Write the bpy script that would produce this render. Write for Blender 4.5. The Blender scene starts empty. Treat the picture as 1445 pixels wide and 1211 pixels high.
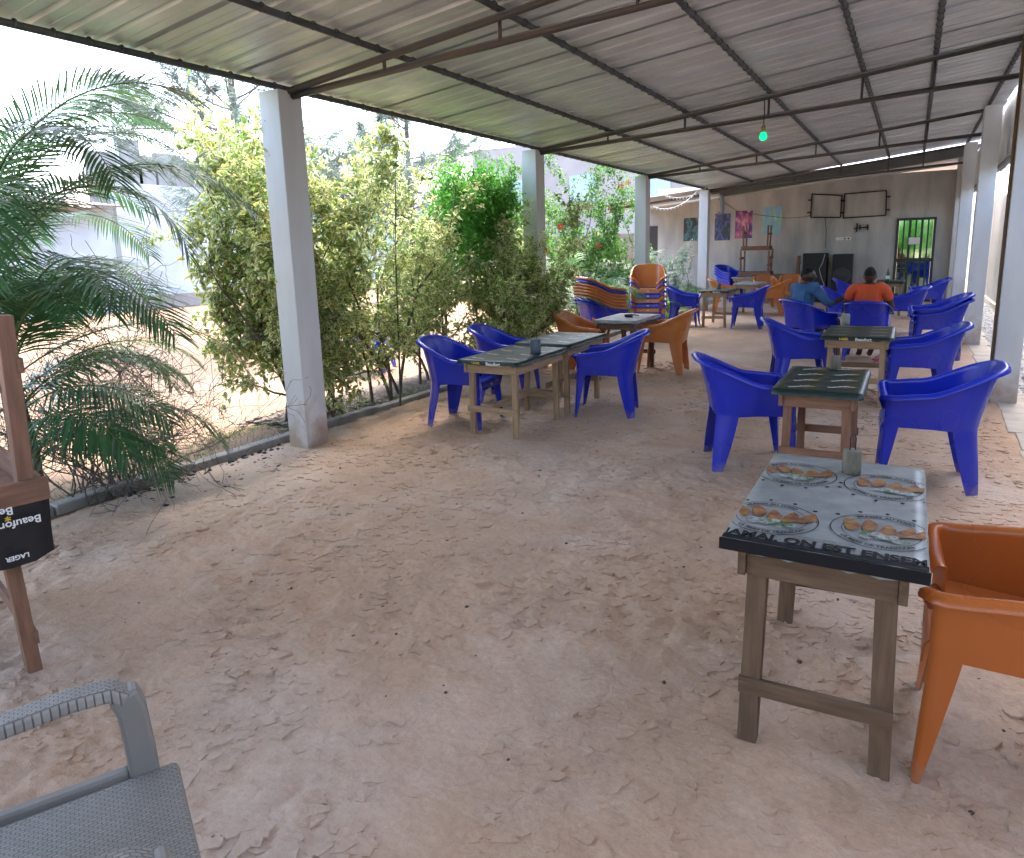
import bpy, bmesh, math, random
import numpy as np
from mathutils import Vector, Matrix

random.seed(7); rng = np.random.default_rng(7)
SC = bpy.context.scene
COL = SC.collection
PI = math.pi
R = math.radians

# ------------------------------------------------------------------ camera
CH = 1.6
F_PX, PITCH, ROLL, YAW = 985.0, 0.189805, -0.028108, 0.518314
_fw = np.array([-math.sin(YAW)*math.cos(PITCH), math.cos(YAW)*math.cos(PITCH), -math.sin(PITCH)])
_r0 = np.array([math.cos(YAW), math.sin(YAW), 0.0]); _u0 = np.cross(_r0, _fw)
_r = _r0*math.cos(ROLL) + _u0*math.sin(ROLL); _u = -_r0*math.sin(ROLL) + _u0*math.cos(ROLL)
cam = bpy.data.cameras.new('camera'); camo = bpy.data.objects.new('camera', cam); COL.objects.link(camo)
cam.sensor_fit = 'HORIZONTAL'; cam.sensor_width = 36.0; cam.lens = F_PX/1445*36.0
cam.shift_y = -63.5/1445; cam.clip_start = 0.05; cam.clip_end = 1500
camo.matrix_world = Matrix(((_r[0], _u[0], -_fw[0], 0), (_r[1], _u[1], -_fw[1], 0), (_r[2], _u[2], -_fw[2], CH), (0, 0, 0, 1)))
SC.camera = camo

# ------------------------------------------------------------------ light
SUN_EL, SUN_AZ = R(62), R(-14)          # azimuth from +Y towards +X
world = bpy.data.worlds.new('World'); SC.world = world; world.use_nodes = True
wn = world.node_tree; wn.nodes.clear()
sky = wn.nodes.new('ShaderNodeTexSky'); sky.sky_type = 'NISHITA'; sky.sun_disc = False
sky.sun_elevation = SUN_EL; sky.sun_rotation = SUN_AZ; sky.dust_density = 4.0; sky.air_density = 1.0; sky.ozone_density = 1.0
bg = wn.nodes.new('ShaderNodeBackground'); bg.inputs['Strength'].default_value = 0.15
wo = wn.nodes.new('ShaderNodeOutputWorld')
wn.links.new(sky.outputs[0], bg.inputs[0]); wn.links.new(bg.outputs[0], wo.inputs[0])
sl = bpy.data.lights.new('sun', 'SUN'); sl.energy = 0.6; sl.angle = R(22); sl.color = (1.0, 0.96, 0.9)
so = bpy.data.objects.new('sun', sl); COL.objects.link(so)
sd = Vector((math.sin(SUN_AZ)*math.cos(SUN_EL), math.cos(SUN_AZ)*math.cos(SUN_EL), math.sin(SUN_EL)))
so.rotation_euler = sd.to_track_quat('Z', 'Y').to_euler(); so.location = (0, 0, 30)
SC.view_settings.view_transform = 'Standard'; SC.view_settings.look = 'None'
SC.view_settings.exposure = 3.45; SC.view_settings.gamma = 1.0
SC.cycles.max_bounces = 8; SC.cycles.diffuse_bounces = 4; SC.cycles.transparent_max_bounces = 8
SC.cycles.use_denoising = True

# ------------------------------------------------------------------ helpers
def ray(px, py):
    return _fw + _r*(px-722.5)/F_PX - _u*(py-542.0)/F_PX
def G(px, py, z=0.0):                     # pixel -> point on the level plane z
    d = ray(px, py); return Vector(np.array([0, 0, CH]) + d*((z-CH)/d[2]))
def PY(px, py, Y):                        # pixel -> point on the plane y = Y
    d = ray(px, py); return Vector(np.array([0, 0, CH]) + d*(Y/d[1]))
def PX(px, py, X):
    d = ray(px, py); return Vector(np.array([0, 0, CH]) + d*(X/d[0]))

def nmat(name, base, rough=0.6, metal=0.0, bump=0.0, bscale=30.0, var=0.0, vscale=4.0, base2=None, spec=0.5, stretch=None, detail=6.0, coat=0.0, dirt=None):
    m = bpy.data.materials.new(name); m.use_nodes = True
    nt = m.node_tree; b = nt.nodes['Principled BSDF']
    b.inputs['Base Color'].default_value = (*base, 1); b.inputs['Roughness'].default_value = rough
    b.inputs['Metallic'].default_value = metal; b.inputs['Specular IOR Level'].default_value = spec
    b.inputs['Coat Weight'].default_value = coat
    tc = nt.nodes.new('ShaderNodeTexCoord'); src = tc.outputs['Object']
    if stretch:
        mp = nt.nodes.new('ShaderNodeMapping'); mp.inputs['Scale'].default_value = stretch
        nt.links.new(src, mp.inputs[0]); src = mp.outputs[0]
    if var > 0:
        n = nt.nodes.new('ShaderNodeTexNoise'); n.inputs['Scale'].default_value = vscale; n.inputs['Detail'].default_value = detail
        nt.links.new(src, n.inputs['Vector'])
        cr = nt.nodes.new('ShaderNodeValToRGB')
        cr.color_ramp.elements[0].position = 0.35; cr.color_ramp.elements[1].position = 0.65
        b2 = base2 or tuple(min(1, c*(1-var)) for c in base)
        cr.color_ramp.elements[0].color = (*base, 1); cr.color_ramp.elements[1].color = (*b2, 1)
        nt.links.new(n.outputs['Fac'], cr.inputs[0]); nt.links.new(cr.outputs[0], b.inputs['Base Color'])
        mr = nt.nodes.new('ShaderNodeMapRange'); mr.inputs[3].default_value = max(0.05, rough-0.1); mr.inputs[4].default_value = min(1, rough+0.12)
        nt.links.new(n.outputs['Fac'], mr.inputs[0]); nt.links.new(mr.outputs[0], b.inputs['Roughness'])
    if dirt:
        sx = nt.nodes.new('ShaderNodeSeparateXYZ'); nt.links.new(tc.outputs['Object'], sx.inputs[0])
        nd = nt.nodes.new('ShaderNodeTexNoise'); nd.inputs['Scale'].default_value = dirt[2]; nd.inputs['Detail'].default_value = 7; nt.links.new(tc.outputs['Object'], nd.inputs['Vector'])
        md_ = nt.nodes.new('ShaderNodeMath'); md_.operation = 'MULTIPLY_ADD'; md_.inputs[1].default_value = dirt[0]*2.2; md_.inputs[2].default_value = -dirt[0]*0.6; nt.links.new(nd.outputs['Fac'], md_.inputs[0])
        sb2 = nt.nodes.new('ShaderNodeMath'); sb2.operation = 'SUBTRACT'; nt.links.new(md_.outputs[0], sb2.inputs[0]); nt.links.new(sx.outputs['Z'], sb2.inputs[1])
        mr2 = nt.nodes.new('ShaderNodeMapRange'); mr2.inputs[1].default_value = -dirt[0]*0.4; mr2.inputs[2].default_value = dirt[0]*0.5; mr2.inputs[4].default_value = dirt[3]; nt.links.new(sb2.outputs[0], mr2.inputs[0])
        mxd = nt.nodes.new('ShaderNodeMix'); mxd.data_type = 'RGBA'; nt.links.new(mr2.outputs[0], mxd.inputs[0]); mxd.inputs[7].default_value = (*dirt[1], 1)
        if b.inputs['Base Color'].is_linked: nt.links.new(b.inputs['Base Color'].links[0].from_socket, mxd.inputs[6])
        else: mxd.inputs[6].default_value = (*base, 1)
        nt.links.new(mxd.outputs[2], b.inputs['Base Color'])
    if bump > 0:
        n2 = nt.nodes.new('ShaderNodeTexNoise'); n2.inputs['Scale'].default_value = bscale; n2.inputs['Detail'].default_value = 8
        nt.links.new(src, n2.inputs['Vector'])
        bp = nt.nodes.new('ShaderNodeBump'); bp.inputs['Strength'].default_value = bump; bp.inputs['Distance'].default_value = 0.01
        nt.links.new(n2.outputs['Fac'], bp.inputs['Height']); nt.links.new(bp.outputs[0], b.inputs['Normal'])
    return m

def leafmat(name, trans=0.35, rough=0.45):
    m = bpy.data.materials.new(name); m.use_nodes = True; nt = m.node_tree
    b = nt.nodes['Principled BSDF']; b.inputs['Roughness'].default_value = rough; b.inputs['Specular IOR Level'].default_value = 0.3
    at = nt.nodes.new('ShaderNodeAttribute'); at.attribute_name = 'Col'
    nt.links.new(at.outputs['Color'], b.inputs['Base Color'])
    t = nt.nodes.new('ShaderNodeBsdfTranslucent'); nt.links.new(at.outputs['Color'], t.inputs['Color'])
    mx = nt.nodes.new('ShaderNodeMixShader'); mx.inputs[0].default_value = trans
    nt.links.new(b.outputs[0], mx.inputs[1]); nt.links.new(t.outputs[0], mx.inputs[2])
    nt.links.new(mx.outputs[0], nt.nodes['Material Output'].inputs[0])
    return m

def link(o, parent=None):
    COL.objects.link(o)
    if parent is not None: o.parent = parent
    return o
def tag(o, label, cat, group=None, kind=None):
    o['label'] = label; o['category'] = cat
    if group: o['group'] = group
    if kind: o['kind'] = kind
    return o
def thing(name, label, cat, loc=(0, 0, 0), rz=0.0, group=None):
    o = bpy.data.objects.new(name, None); o.empty_display_size = 0.1
    link(o); o.location = loc; o.rotation_euler = (0, 0, rz)
    return tag(o, label, cat, group)
def struct(o): o['kind'] = 'structure'; return o

class MB:
    """collects geometry for one mesh"""
    def __init__(s): s.v = []; s.f = []; s.sm = []
    def add(s, vs, fs, smooth=False):
        k = len(s.v); s.v += [tuple(v) for v in vs]; s.f += [tuple(i+k for i in f) for f in fs]; s.sm += [smooth]*len(fs); return s
    def box(s, c, d, rz=0.0, M=None):
        x, y, z = d[0]/2, d[1]/2, d[2]/2
        vs = [Vector((a*x, b*y, e*z)) for a in (-1, 1) for b in (-1, 1) for e in (-1, 1)]
        if rz: vs = [Matrix.Rotation(rz, 3, 'Z') @ v for v in vs]
        if M is not None: vs = [M @ v for v in vs]
        vs = [v + Vector(c) for v in vs]
        return s.add(vs, [(0, 1, 3, 2), (4, 6, 7, 5), (0, 4, 5, 1), (2, 3, 7, 6), (0, 2, 6, 4), (1, 5, 7, 3)])
    def beam(s, a, b, w, h, up=(0, 0, 1)):
        a, b = Vector(a), Vector(b); t = (b-a); L = t.length; t.normalize()
        sd_ = t.cross(Vector(up)); 
        if sd_.length < 1e-4: sd_ = t.cross(Vector((1, 0, 0)))
        sd_.normalize(); uu = sd_.cross(t)
        vs = [p + sd_*(i*w/2) + uu*(j*h/2) for p in (a, b) for i, j in ((-1, -1), (1, -1), (1, 1), (-1, 1))]
        return s.add(vs, [(3, 2, 1, 0), (4, 5, 6, 7), (0, 1, 5, 4), (1, 2, 6, 5), (2, 3, 7, 6), (3, 0, 4, 7)])
    def tube(s, pts, rad, n=8, cap=True):
        pts = [Vector(p) for p in pts]; m = len(pts)
        rr = rad if hasattr(rad, '__len__') else [rad]*m
        vs = []; prev = None
        for i, p in enumerate(pts):
            t = (pts[min(i+1, m-1)]-pts[max(i-1, 0)])
            if t.length < 1e-9: t = Vector((0, 0, 1))
            t.normalize()
            if prev is None:
                a = t.cross(Vector((0, 0, 1)) if abs(t.z) < 0.9 else Vector((1, 0, 0)))
            else:
                a = prev - t*prev.dot(t)
            a.normalize(); prev = a; b = t.cross(a)
            vs += [p + (a*math.cos(2*PI*k/n) + b*math.sin(2*PI*k/n))*rr[i] for k in range(n)]
        fs = [(i*n+k, i*n+(k+1) % n, (i+1)*n+(k+1) % n, (i+1)*n+k) for i in range(m-1) for k in range(n)]
        if cap: fs += [tuple(range(n-1, -1, -1)), tuple((m-1)*n+k for k in range(n))]
        return s.add(vs, fs, True)
    def lathe(s, prof, c=(0, 0, 0), n=20, axis='Z'):
        vs = []
        for r_, z_ in prof:
            for k in range(n):
                a = 2*PI*k/n; v = Vector((r_*math.cos(a), r_*math.sin(a), z_))
                if axis == 'Y': v = Vector((v.x, v.z, v.y))
                if axis == 'X': v = Vector((v.z, v.x, v.y))
                vs.append(v + Vector(c))
        m = len(prof)
        return s.add(vs, [(i*n+k, i*n+(k+1) % n, (i+1)*n+(k+1) % n, (i+1)*n+k) for i in range(m-1) for k in range(n)], True)
    def mesh(s, name, mat, bev=0.0):
        me = bpy.data.meshes.new(name); me.from_pydata([tuple(v) for v in s.v], [], s.f); me.update()
        me.polygons.foreach_set('use_smooth', s.sm)
        if mat: me.materials.append(mat)
        return me
    def obj(s, name, mat, parent=None, bev=0.0, loc=None):
        me = s.mesh(name, mat); o = bpy.data.objects.new(name, me); link(o, parent)
        if loc is not None: o.location = loc
        if bev > 0:
            md = o.modifiers.new('bevel', 'BEVEL'); md.width = bev; md.segments = 2; md.limit_method = 'ANGLE'
        return o

def grid_mesh(name, V, F, mat, smooth=True):
    me = bpy.data.meshes.new(name)
    V = np.asarray(V, dtype=np.float32).reshape(-1, 3); F = np.asarray(F, dtype=np.int32)
    k = F.shape[1]
    me.vertices.add(len(V)); me.vertices.foreach_set('co', V.ravel())
    me.loops.add(F.size); me.loops.foreach_set('vertex_index', F.ravel())
    me.polygons.add(len(F)); me.polygons.foreach_set('loop_start', np.arange(0, F.size, k, dtype=np.int32))
    me.polygons.foreach_set('use_smooth', np.full(len(F), smooth))
    me.update(calc_edges=True); me.validate()
    if mat: me.materials.append(mat)
    return me
def set_col(me, cols):
    at = me.color_attributes.new('Col', 'FLOAT_COLOR', 'POINT')
    c = np.ones((len(cols), 4), dtype=np.float32); c[:, :3] = cols
    at.data.foreach_set('color', c.ravel())
def mobj(name, me, parent=None, loc=None, rz=None):
    o = bpy.data.objects.new(name, me); link(o, parent)
    if loc is not None: o.location = loc
    if rz is not None: o.rotation_euler = (0, 0, rz)
    return o
def gridF(nr, nc, flip=False):
    i = np.arange(nr-1)[:, None]*nc + np.arange(nc-1)[None, :]
    q = np.stack([i, i+1, i+nc+1, i+nc], -1).reshape(-1, 4)
    return q[:, ::-1] if flip else q
def fftnoise(ny, nx, res, lo, hi, beta, seed):
    r_ = np.random.default_rng(seed); a = r_.standard_normal((ny, nx))
    fy = np.fft.fftfreq(ny, res)[:, None]; fx = np.fft.rfftfreq(nx, res)[None, :]
    f = np.sqrt(fx*fx+fy*fy); f[0, 0] = 1e-6
    amp = np.where((f > 1/hi) & (f < 1/lo), f**(-beta/1.0), 0)
    z = np.fft.irfft2(np.fft.rfft2(a)*amp, s=(ny, nx)); return z/z.std()

def text_mesh(txt, size, name='lettering', bold=0.0, spacing=1.0):
    cu = bpy.data.curves.new(name, 'FONT'); cu.body = txt; cu.size = size; cu.align_x = 'CENTER'; cu.align_y = 'CENTER'
    cu.offset = bold; cu.space_character = spacing; cu.resolution_u = 3
    o = bpy.data.objects.new(name, cu); COL.objects.link(o)
    bpy.context.view_layer.update()
    dg = bpy.context.evaluated_depsgraph_get()
    me = bpy.data.meshes.new_from_object(o.evaluated_get(dg))
    V = [v.co.copy() for v in me.vertices]; Fs = [tuple(p.vertices) for p in me.polygons]
    COL.objects.unlink(o); bpy.data.objects.remove(o); bpy.data.curves.remove(cu); bpy.data.meshes.remove(me)
    return V, Fs

# ------------------------------------------------------------------ materials
M = {}
M['concrete'] = nmat('pillar_paint', (0.68, 0.69, 0.70), 0.8, bump=0.3, bscale=14, var=0.16, vscale=3, stretch=(1, 1, 0.3), dirt=(0.42, (0.36, 0.25, 0.175), 6.0, 0.85))
M['steel'] = nmat('rusty_steel_pipe', (0.085, 0.085, 0.09), 0.55, 0.5, bump=0.15, bscale=60, var=0.3, vscale=8, base2=(0.12, 0.095, 0.08))
M['purlin'] = nmat('grey_pipe', (0.12, 0.12, 0.13), 0.5, 0.5, var=0.3, vscale=9)
M['wood'] = nmat('raw_wood', (0.40, 0.27, 0.155), 0.75, bump=0.2, bscale=18, var=0.35, vscale=5, stretch=(9, 9, 1.0))
M['woodgrey'] = nmat('grey_weathered_wood', (0.155, 0.095, 0.055), 0.8, bump=0.25, bscale=18, var=0.35, vscale=5, stretch=(9, 9, 1.0))
M['woodred'] = nmat('reddish_wood', (0.24, 0.12, 0.07), 0.7, bump=0.2, bscale=18, var=0.3, vscale=5, stretch=(9, 9, 1.0))
M['black'] = nmat('black_metal', (0.012, 0.012, 0.013), 0.45)
M['wire'] = nmat('dark_wire', (0.03, 0.03, 0.03), 0.5)
M['white'] = nmat('white_plastic', (0.75, 0.75, 0.73), 0.4)
M['trunk'] = nmat('bark', (0.13, 0.095, 0.07), 0.9, bump=0.5, bscale=40, var=0.3, vscale=10)
M['twig'] = nmat('dry_twig', (0.15, 0.135, 0.12), 0.9, var=0.3, vscale=10)
M['leaf'] = leafmat('leaf', 0.5); M['frond'] = leafmat('frond', 0.25, 0.35)
M['soil'] = nmat('dark_soil', (0.16, 0.11, 0.08), 0.95, bump=0.8, bscale=25, var=0.5, vscale=8)

def plastic(name, base, rough=0.38):
    return nmat(name, base, rough, bump=0.04, bscale=140, var=0.10, vscale=2.0, detail=2.0, spec=0.5, dirt=(0.09, (0.30, 0.22, 0.17), 16.0, 0.4))
M['blue'] = plastic('blue_plastic', (0.008, 0.024, 0.43), 0.26)
M['orange'] = plastic('orange_plastic', (0.52, 0.165, 0.035), 0.28)
M['shaded_brown_orange'] = plastic('shaded_brown_orange_plastic', (0.40, 0.105, 0.020), 0.28)  # browner batch; the near chair's darker light is also put into this colour
M['grey_rattan'] = nmat('grey_rattan_plastic', (0.23, 0.22, 0.195), 0.45, var=0.15, vscale=6)

# ground: sandy earth
def earth(name, tan, pale, amt, flake=0.0):
    m = bpy.data.materials.new(name); m.use_nodes = True; nt = m.node_tree; b = nt.nodes['Principled BSDF']
    b.inputs['Roughness'].default_value = 0.92; b.inputs['Specular IOR Level'].default_value = 0.25
    tc = nt.nodes.new('ShaderNodeTexCoord')
    def noise(sc, det=8, rgh=0.6):
        n = nt.nodes.new('ShaderNodeTexNoise'); n.inputs['Scale'].default_value = sc; n.inputs['Detail'].default_value = det; n.inputs['Roughness'].default_value = rgh
        nt.links.new(tc.outputs['Object'], n.inputs['Vector']); return n
    def ramp(src, p0, p1, c0, c1):
        r_ = nt.nodes.new('ShaderNodeValToRGB'); e = r_.color_ramp.elements
        e[0].position = p0; e[1].position = p1; e[0].color = (*c0, 1); e[1].color = (*c1, 1); nt.links.new(src, r_.inputs[0]); return r_
    def mix(fac, a, bb, mode='MIX'):
        x = nt.nodes.new('ShaderNodeMix'); x.data_type = 'RGBA'; x.blend_type = mode
        if isinstance(fac, float): x.inputs[0].default_value = fac
        else: nt.links.new(fac, x.inputs[0])
        nt.links.new(a, x.inputs[6]); nt.links.new(bb, x.inputs[7]); return x.outputs[2]
    big = noise(0.55, 6, 0.65); mid = noise(3.2, 8, 0.65); fine = noise(45, 6, 0.7)
    c_tan = ramp(mid.outputs['Fac'], 0.3, 0.7, tan, tuple(c*0.80 for c in tan))
    c_pale = ramp(mid.outputs['Fac'], 0.3, 0.7, pale, tuple(c*0.86 for c in pale))
    f1 = ramp(big.outputs['Fac'], 0.46, 0.62, (0, 0, 0), (amt, amt, amt))
    c = mix(f1.outputs[0], c_tan.outputs[0], c_pale.outputs[0])
    f2 = ramp(fine.outputs['Fac'], 0.35, 0.75, (0.86, 0.86, 0.86), (1.08, 1.08, 1.08))
    c = mix(1.0, c, f2.outputs[0], 'MULTIPLY')
    nt.links.new(c, b.inputs['Base Color'])
    bp = nt.nodes.new('ShaderNodeBump'); bp.inputs['Strength'].default_value = 0.8; bp.inputs['Distance'].default_value = 0.016
    m1 = nt.nodes.new('ShaderNodeMath'); m1.operation = 'ADD'
    n3 = noise(14, 8, 0.65); nt.links.new(n3.outputs['Fac'], m1.inputs[0])
    m2 = nt.nodes.new('ShaderNodeMath'); m2.operation = 'MULTIPLY'; m2.inputs[1].default_value = 0.35
    nt.links.new(fine.outputs['Fac'], m2.inputs[0]); nt.links.new(m2.outputs[0], m1.inputs[1])
    nt.links.new(m1.outputs[0], bp.inputs['Height'])
    if flake > 0:
        fn = noise(5.5, 9, 0.62); fn.inputs['Distortion'].default_value = 0.6
        ml = nt.nodes.new('ShaderNodeMath'); ml.operation = 'MULTIPLY'; ml.inputs[1].default_value = 11.0; nt.links.new(fn.outputs['Fac'], ml.inputs[0])
        fl_ = nt.nodes.new('ShaderNodeMath'); fl_.operation = 'FLOOR'; nt.links.new(ml.outputs[0], fl_.inputs[0])
        fr_ = nt.nodes.new('ShaderNodeMath'); fr_.operation = 'FRACT'; nt.links.new(ml.outputs[0], fr_.inputs[0])
        sm = nt.nodes.new('ShaderNodeMapRange'); sm.interpolation_type = 'SMOOTHSTEP'; sm.inputs[2].default_value = 0.13; nt.links.new(fr_.outputs[0], sm.inputs[0])
        ad = nt.nodes.new('ShaderNodeMath'); ad.operation = 'ADD'; nt.links.new(fl_.outputs[0], ad.inputs[0]); nt.links.new(sm.outputs[0], ad.inputs[1])
        b2 = nt.nodes.new('ShaderNodeBump'); b2.inputs['Distance'].default_value = 0.010; nt.links.new(ad.outputs[0], b2.inputs['Height']); nt.links.new(bp.outputs[0], b2.inputs['Normal'])
        mk_ = noise(0.9, 4, 0.6); mr_ = ramp(mk_.outputs['Fac'], 0.40, 0.60, (0.08, 0.08, 0.08), (flake, flake, flake)); nt.links.new(mr_.outputs[0], b2.inputs['Strength'])
        nt.links.new(b2.outputs[0], b.inputs['Normal'])
    else: nt.links.new(bp.outputs[0], b.inputs['Normal'])
    return m
M['floor'] = earth('trodden_earth_floor', (0.56, 0.385, 0.265), (0.62, 0.50, 0.405), 0.8, 0.25)
M['sand'] = earth('sandy_ground', (0.27, 0.17, 0.105), (0.30, 0.205, 0.14), 0.7)

# ------------------------------------------------------------------ ground, floor
g = MB(); g.add([(-120, -80, -0.03), (80, -80, -0.03), (80, 140, -0.03), (-120, 140, -0.03)], [(0, 1, 2, 3)])
struct(g.obj('ground', M['sand']))

def floor_patch(x0, x1, y0, y1, res, seed):
    nx, ny = int(round((x1-x0)/res))+1, int(round((y1-y0)/res))+1
    X, Y = np.meshgrid(np.linspace(x0, x1, nx), np.linspace(y0, y1, ny))
    return X, Y
# one height field for the whole floor, sampled at two resolutions
FR = 0.0125
FNX, FNY = int(6.0/FR), int(8.0/FR)
_a = fftnoise(FNY, FNX, FR, 0.03, 0.4, 1.4, 3); _b = fftnoise(FNY, FNX, FR, 0.027, 0.45, 1.55, 4); _c = fftnoise(FNY, FNX, FR, 0.6, 4.0, 1.5, 5)
_t = _b*1.3; _fl = np.floor(_t); _fr = np.clip((_t-_fl)*11.0, 0, 1); _terr = (_fl+_fr*_fr*(3-2*_fr))
_mask = np.clip((_c+0.9)*0.8, 0.12, 1.0)
HF = 0.0020*_a + 0.0050*np.clip(_terr, -3, 3)*_mask
HF = np.clip(HF, -0.03, 0.02)
def hsample(X, Y):
    i = (np.round((Y+40)/FR).astype(int)) % FNY; j = (np.round((X+40)/FR).astype(int)) % FNX
    return HF[i, j]
def floor_obj(x0, x1, y0, y1, res):
    nx, ny = int(round((x1-x0)/res))+1, int(round((y1-y0)/res))+1
    X, Y = np.meshgrid(np.linspace(x0, x1, nx), np.linspace(y0, y1, ny))
    Z = hsample(X, Y)
    e = np.clip((X+4.72)/0.25, 0, 1); Z = Z*1.0 - 0.028*(1-e)**2
    return np.stack([X, Y, Z], -1).reshape(-1, 3), gridF(ny, nx)
V1, F1 = floor_obj(-4.72, 1.0, 0.35, 7.0, 0.0125)
V2, F2 = floor_obj(-4.72, 1.0, 7.0, 21.0, 0.05)
V3, F3 = floor_obj(-4.72, 1.0, -7.0, 0.35, 0.10)
VV = np.concatenate([V1, V2, V3]); FF = np.concatenate([F1, F2+len(V1), F3+len(V1)+len(V2)])
fo = mobj('floor', grid_mesh('floor', VV, FF, M['floor'])); struct(fo)

# flaking crust: thin irregular chips of the trodden surface, half lifted
def chips(n):
    Vs, Fs = [], []; k0 = 0
    cx_ = fftnoise(160, 120, 0.05, 0.15, 2.0, 1.2, 9)
    while n > 0:
        yy = 1.0 + 8.5*random.random()**1.25; xx = random.uniform(-4.3, 0.75)
        if cx_[int((yy)/0.06) % 160, int((xx+5)/0.05) % 120] < random.gauss(0.15, 0.7): continue
        n -= 1; m = random.randint(8, 13); r_ = random.uniform(0.008, 0.028)*(1.6 if random.random() < 0.12 else 1); el = random.uniform(1.0, 2.0); rot = random.gauss(0.35, 0.6)
        tx, ty = random.gauss(0, 0.05), random.gauss(-0.05, 0.05); z0 = hsample(np.array([xx]), np.array([yy]))[0] + random.uniform(-0.002, 0.0025)
        top = []
        for k in range(m):
            a = 2*PI*k/m; q = r_*random.uniform(0.5, 1.3); px_, py_ = q*el*math.cos(a), q*math.sin(a); x_ = px_*math.cos(rot)-py_*math.sin(rot); y_ = px_*math.sin(rot)+py_*math.cos(rot)
            top.append((xx+x_, yy+y_, z0+0.0015+tx*x_-ty*(-y_)))
        Vs += top + [(x_, y_, z0-0.014) for x_, y_, _ in top]
        Fs += [tuple(k0+j for j in range(m))] + [(k0+m+j, k0+m+(j+1) % m, k0+(j+1) % m, k0+j) for j in range(m)]; k0 += 2*m
    me = bpy.data.meshes.new('floor_flakes'); me.from_pydata(Vs, [], Fs); me.materials.append(M['floor']); me.update()
    return mobj('floor_flakes', me)
o = chips(9000); tag(o, 'thin flaking crust of the trodden earth floor', 'earth crust', kind='stuff')

# kerb between floor and yard: short worn concrete lengths
kerb = thing('kerb', 'worn grey concrete edging along the planted side of the shelter floor', 'kerb'); kerb['kind'] = 'structure'; del kerb['category']
mk = nmat('worn_concrete', (0.33, 0.31, 0.28), 0.9, bump=0.6, bscale=22, var=0.3, vscale=7)
y = -6.0; i = 0
while y < 17:
    L = random.uniform(0.7, 1.3); b = MB(); x = -4.80 - 0.03*math.sin(y*0.8)
    zt = 0.025 + 0.02*random.random()
    b.box((x, y+L/2, zt/2-0.03), (0.11, L-0.012, zt+0.06), random.uniform(-0.02, 0.02)); b.obj('kerb_length', mk, kerb, bev=0.012)
    y += L
# planting bed
bx = np.linspace(-5.75, -4.86, 14); by = np.linspace(4.6, 19.5, 150)
X, Y = np.meshgrid(bx, by); Z = -0.02 + 0.05*np.sin((X+5.75)/0.89*PI)*(0.6+0.4*np.sin(Y*2.1)) + rng.normal(0, 0.008, X.shape)
struct(mobj('planting_bed', grid_mesh('planting_bed', np.stack([X, Y, Z], -1), gridF(150, 14), M['soil'])))
# right-hand slab edge and gravel strip
sb = thing('slab_edge', 'cracked pale concrete slabs at the foot of the pillars', 'slab'); sb['kind'] = 'structure'; del sb['category']
ms = nmat('pale_slab', (0.50, 0.45, 0.39), 0.9, bump=0.5, bscale=14, var=0.2, vscale=5)
y = 2.0
while y < 20:
    L = random.uniform(0.55, 1.2); w = random.uniform(0.24, 0.34); b = MB()
    b.box((0.78+0.33/2+random.uniform(-0.02, 0.02)+0.02, y+L/2, -0.012+random.uniform(-0.003, 0.003)), (w, L-0.02, 0.05), random.uniform(-0.03, 0.03)); b.obj('slab', ms, sb, bev=0.008); y += L
def stones(name, n, x0, x1, y0, y1, z, s0, s1, mat, flat=0.6):
    bm = bmesh.new(); bmesh.ops.create_icosphere(bm, subdivisions=1, radius=1); bv = np.array([v.co[:] for v in bm.verts]); bf = np.array([[v.index for v in f.verts] for f in bm.faces]); bm.free()
    Vs, Fs = [], []
    for k in range(n):
        s = random.uniform(s0, s1); sc = np.array([random.uniform(0.7, 1.3), random.uniform(0.7, 1.3), flat*random.uniform(0.7, 1.2)])*s
        a = random.uniform(0, 6.28); ca, sa = math.cos(a), math.sin(a)
        v = bv*(1+rng.normal(0, 0.13, bv.shape))*sc; v = np.stack([v[:, 0]*ca-v[:, 1]*sa, v[:, 0]*sa+v[:, 1]*ca, v[:, 2]], -1)
        Vs.append(v + np.array([random.uniform(x0, x1), random.uniform(y0, y1), z+s*flat*0.3])); Fs.append(bf+k*len(bv))
    return mobj(name, grid_mesh(name, np.concatenate(Vs), np.concatenate(Fs), mat, False))
mg = nmat('grey_gravel', (0.25, 0.26, 0.28), 0.85, var=0.5, vscale=22, base2=(0.46, 0.46, 0.46))
o = stones('gravel', 5200, 1.03, 1.66, 4.0, 20.8, -0.02, 0.022, 0.05, mg); o['kind'] = 'stuff'; tag(o, 'blue grey crushed gravel strip outside the pillars by the boundary wall', 'gravel', kind='stuff')
o = stones('charcoal', 420, -4.70, -4.15, 2.6, 4.1, -0.012, 0.006, 0.022, nmat('charcoal_bits', (0.03, 0.03, 0.032), 0.8)); tag(o, 'scattered black charcoal crumbs along the kerb', 'charcoal', kind='stuff')
o = stones('soil_litter', 1400, -5.7, -4.78, 4.4, 12.0, 0.0, 0.012, 0.035, nmat('leaf_litter', (0.11, 0.085, 0.065), 0.9, var=0.6, vscale=15, base2=(0.3, 0.24, 0.18)), 0.35); tag(o, 'dark leaf litter and clods in the planting bed under the shrubs', 'litter', kind='stuff')
o = stones('floor_crumbs', 160, -4.0, 0.6, 1.6, 8.0, 0.0, 0.004, 0.011, nmat('dark_crumbs', (0.07, 0.055, 0.045), 0.9), 0.5); tag(o, 'small dark crumbs strewn over the earth floor', 'crumbs', kind='stuff')

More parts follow.
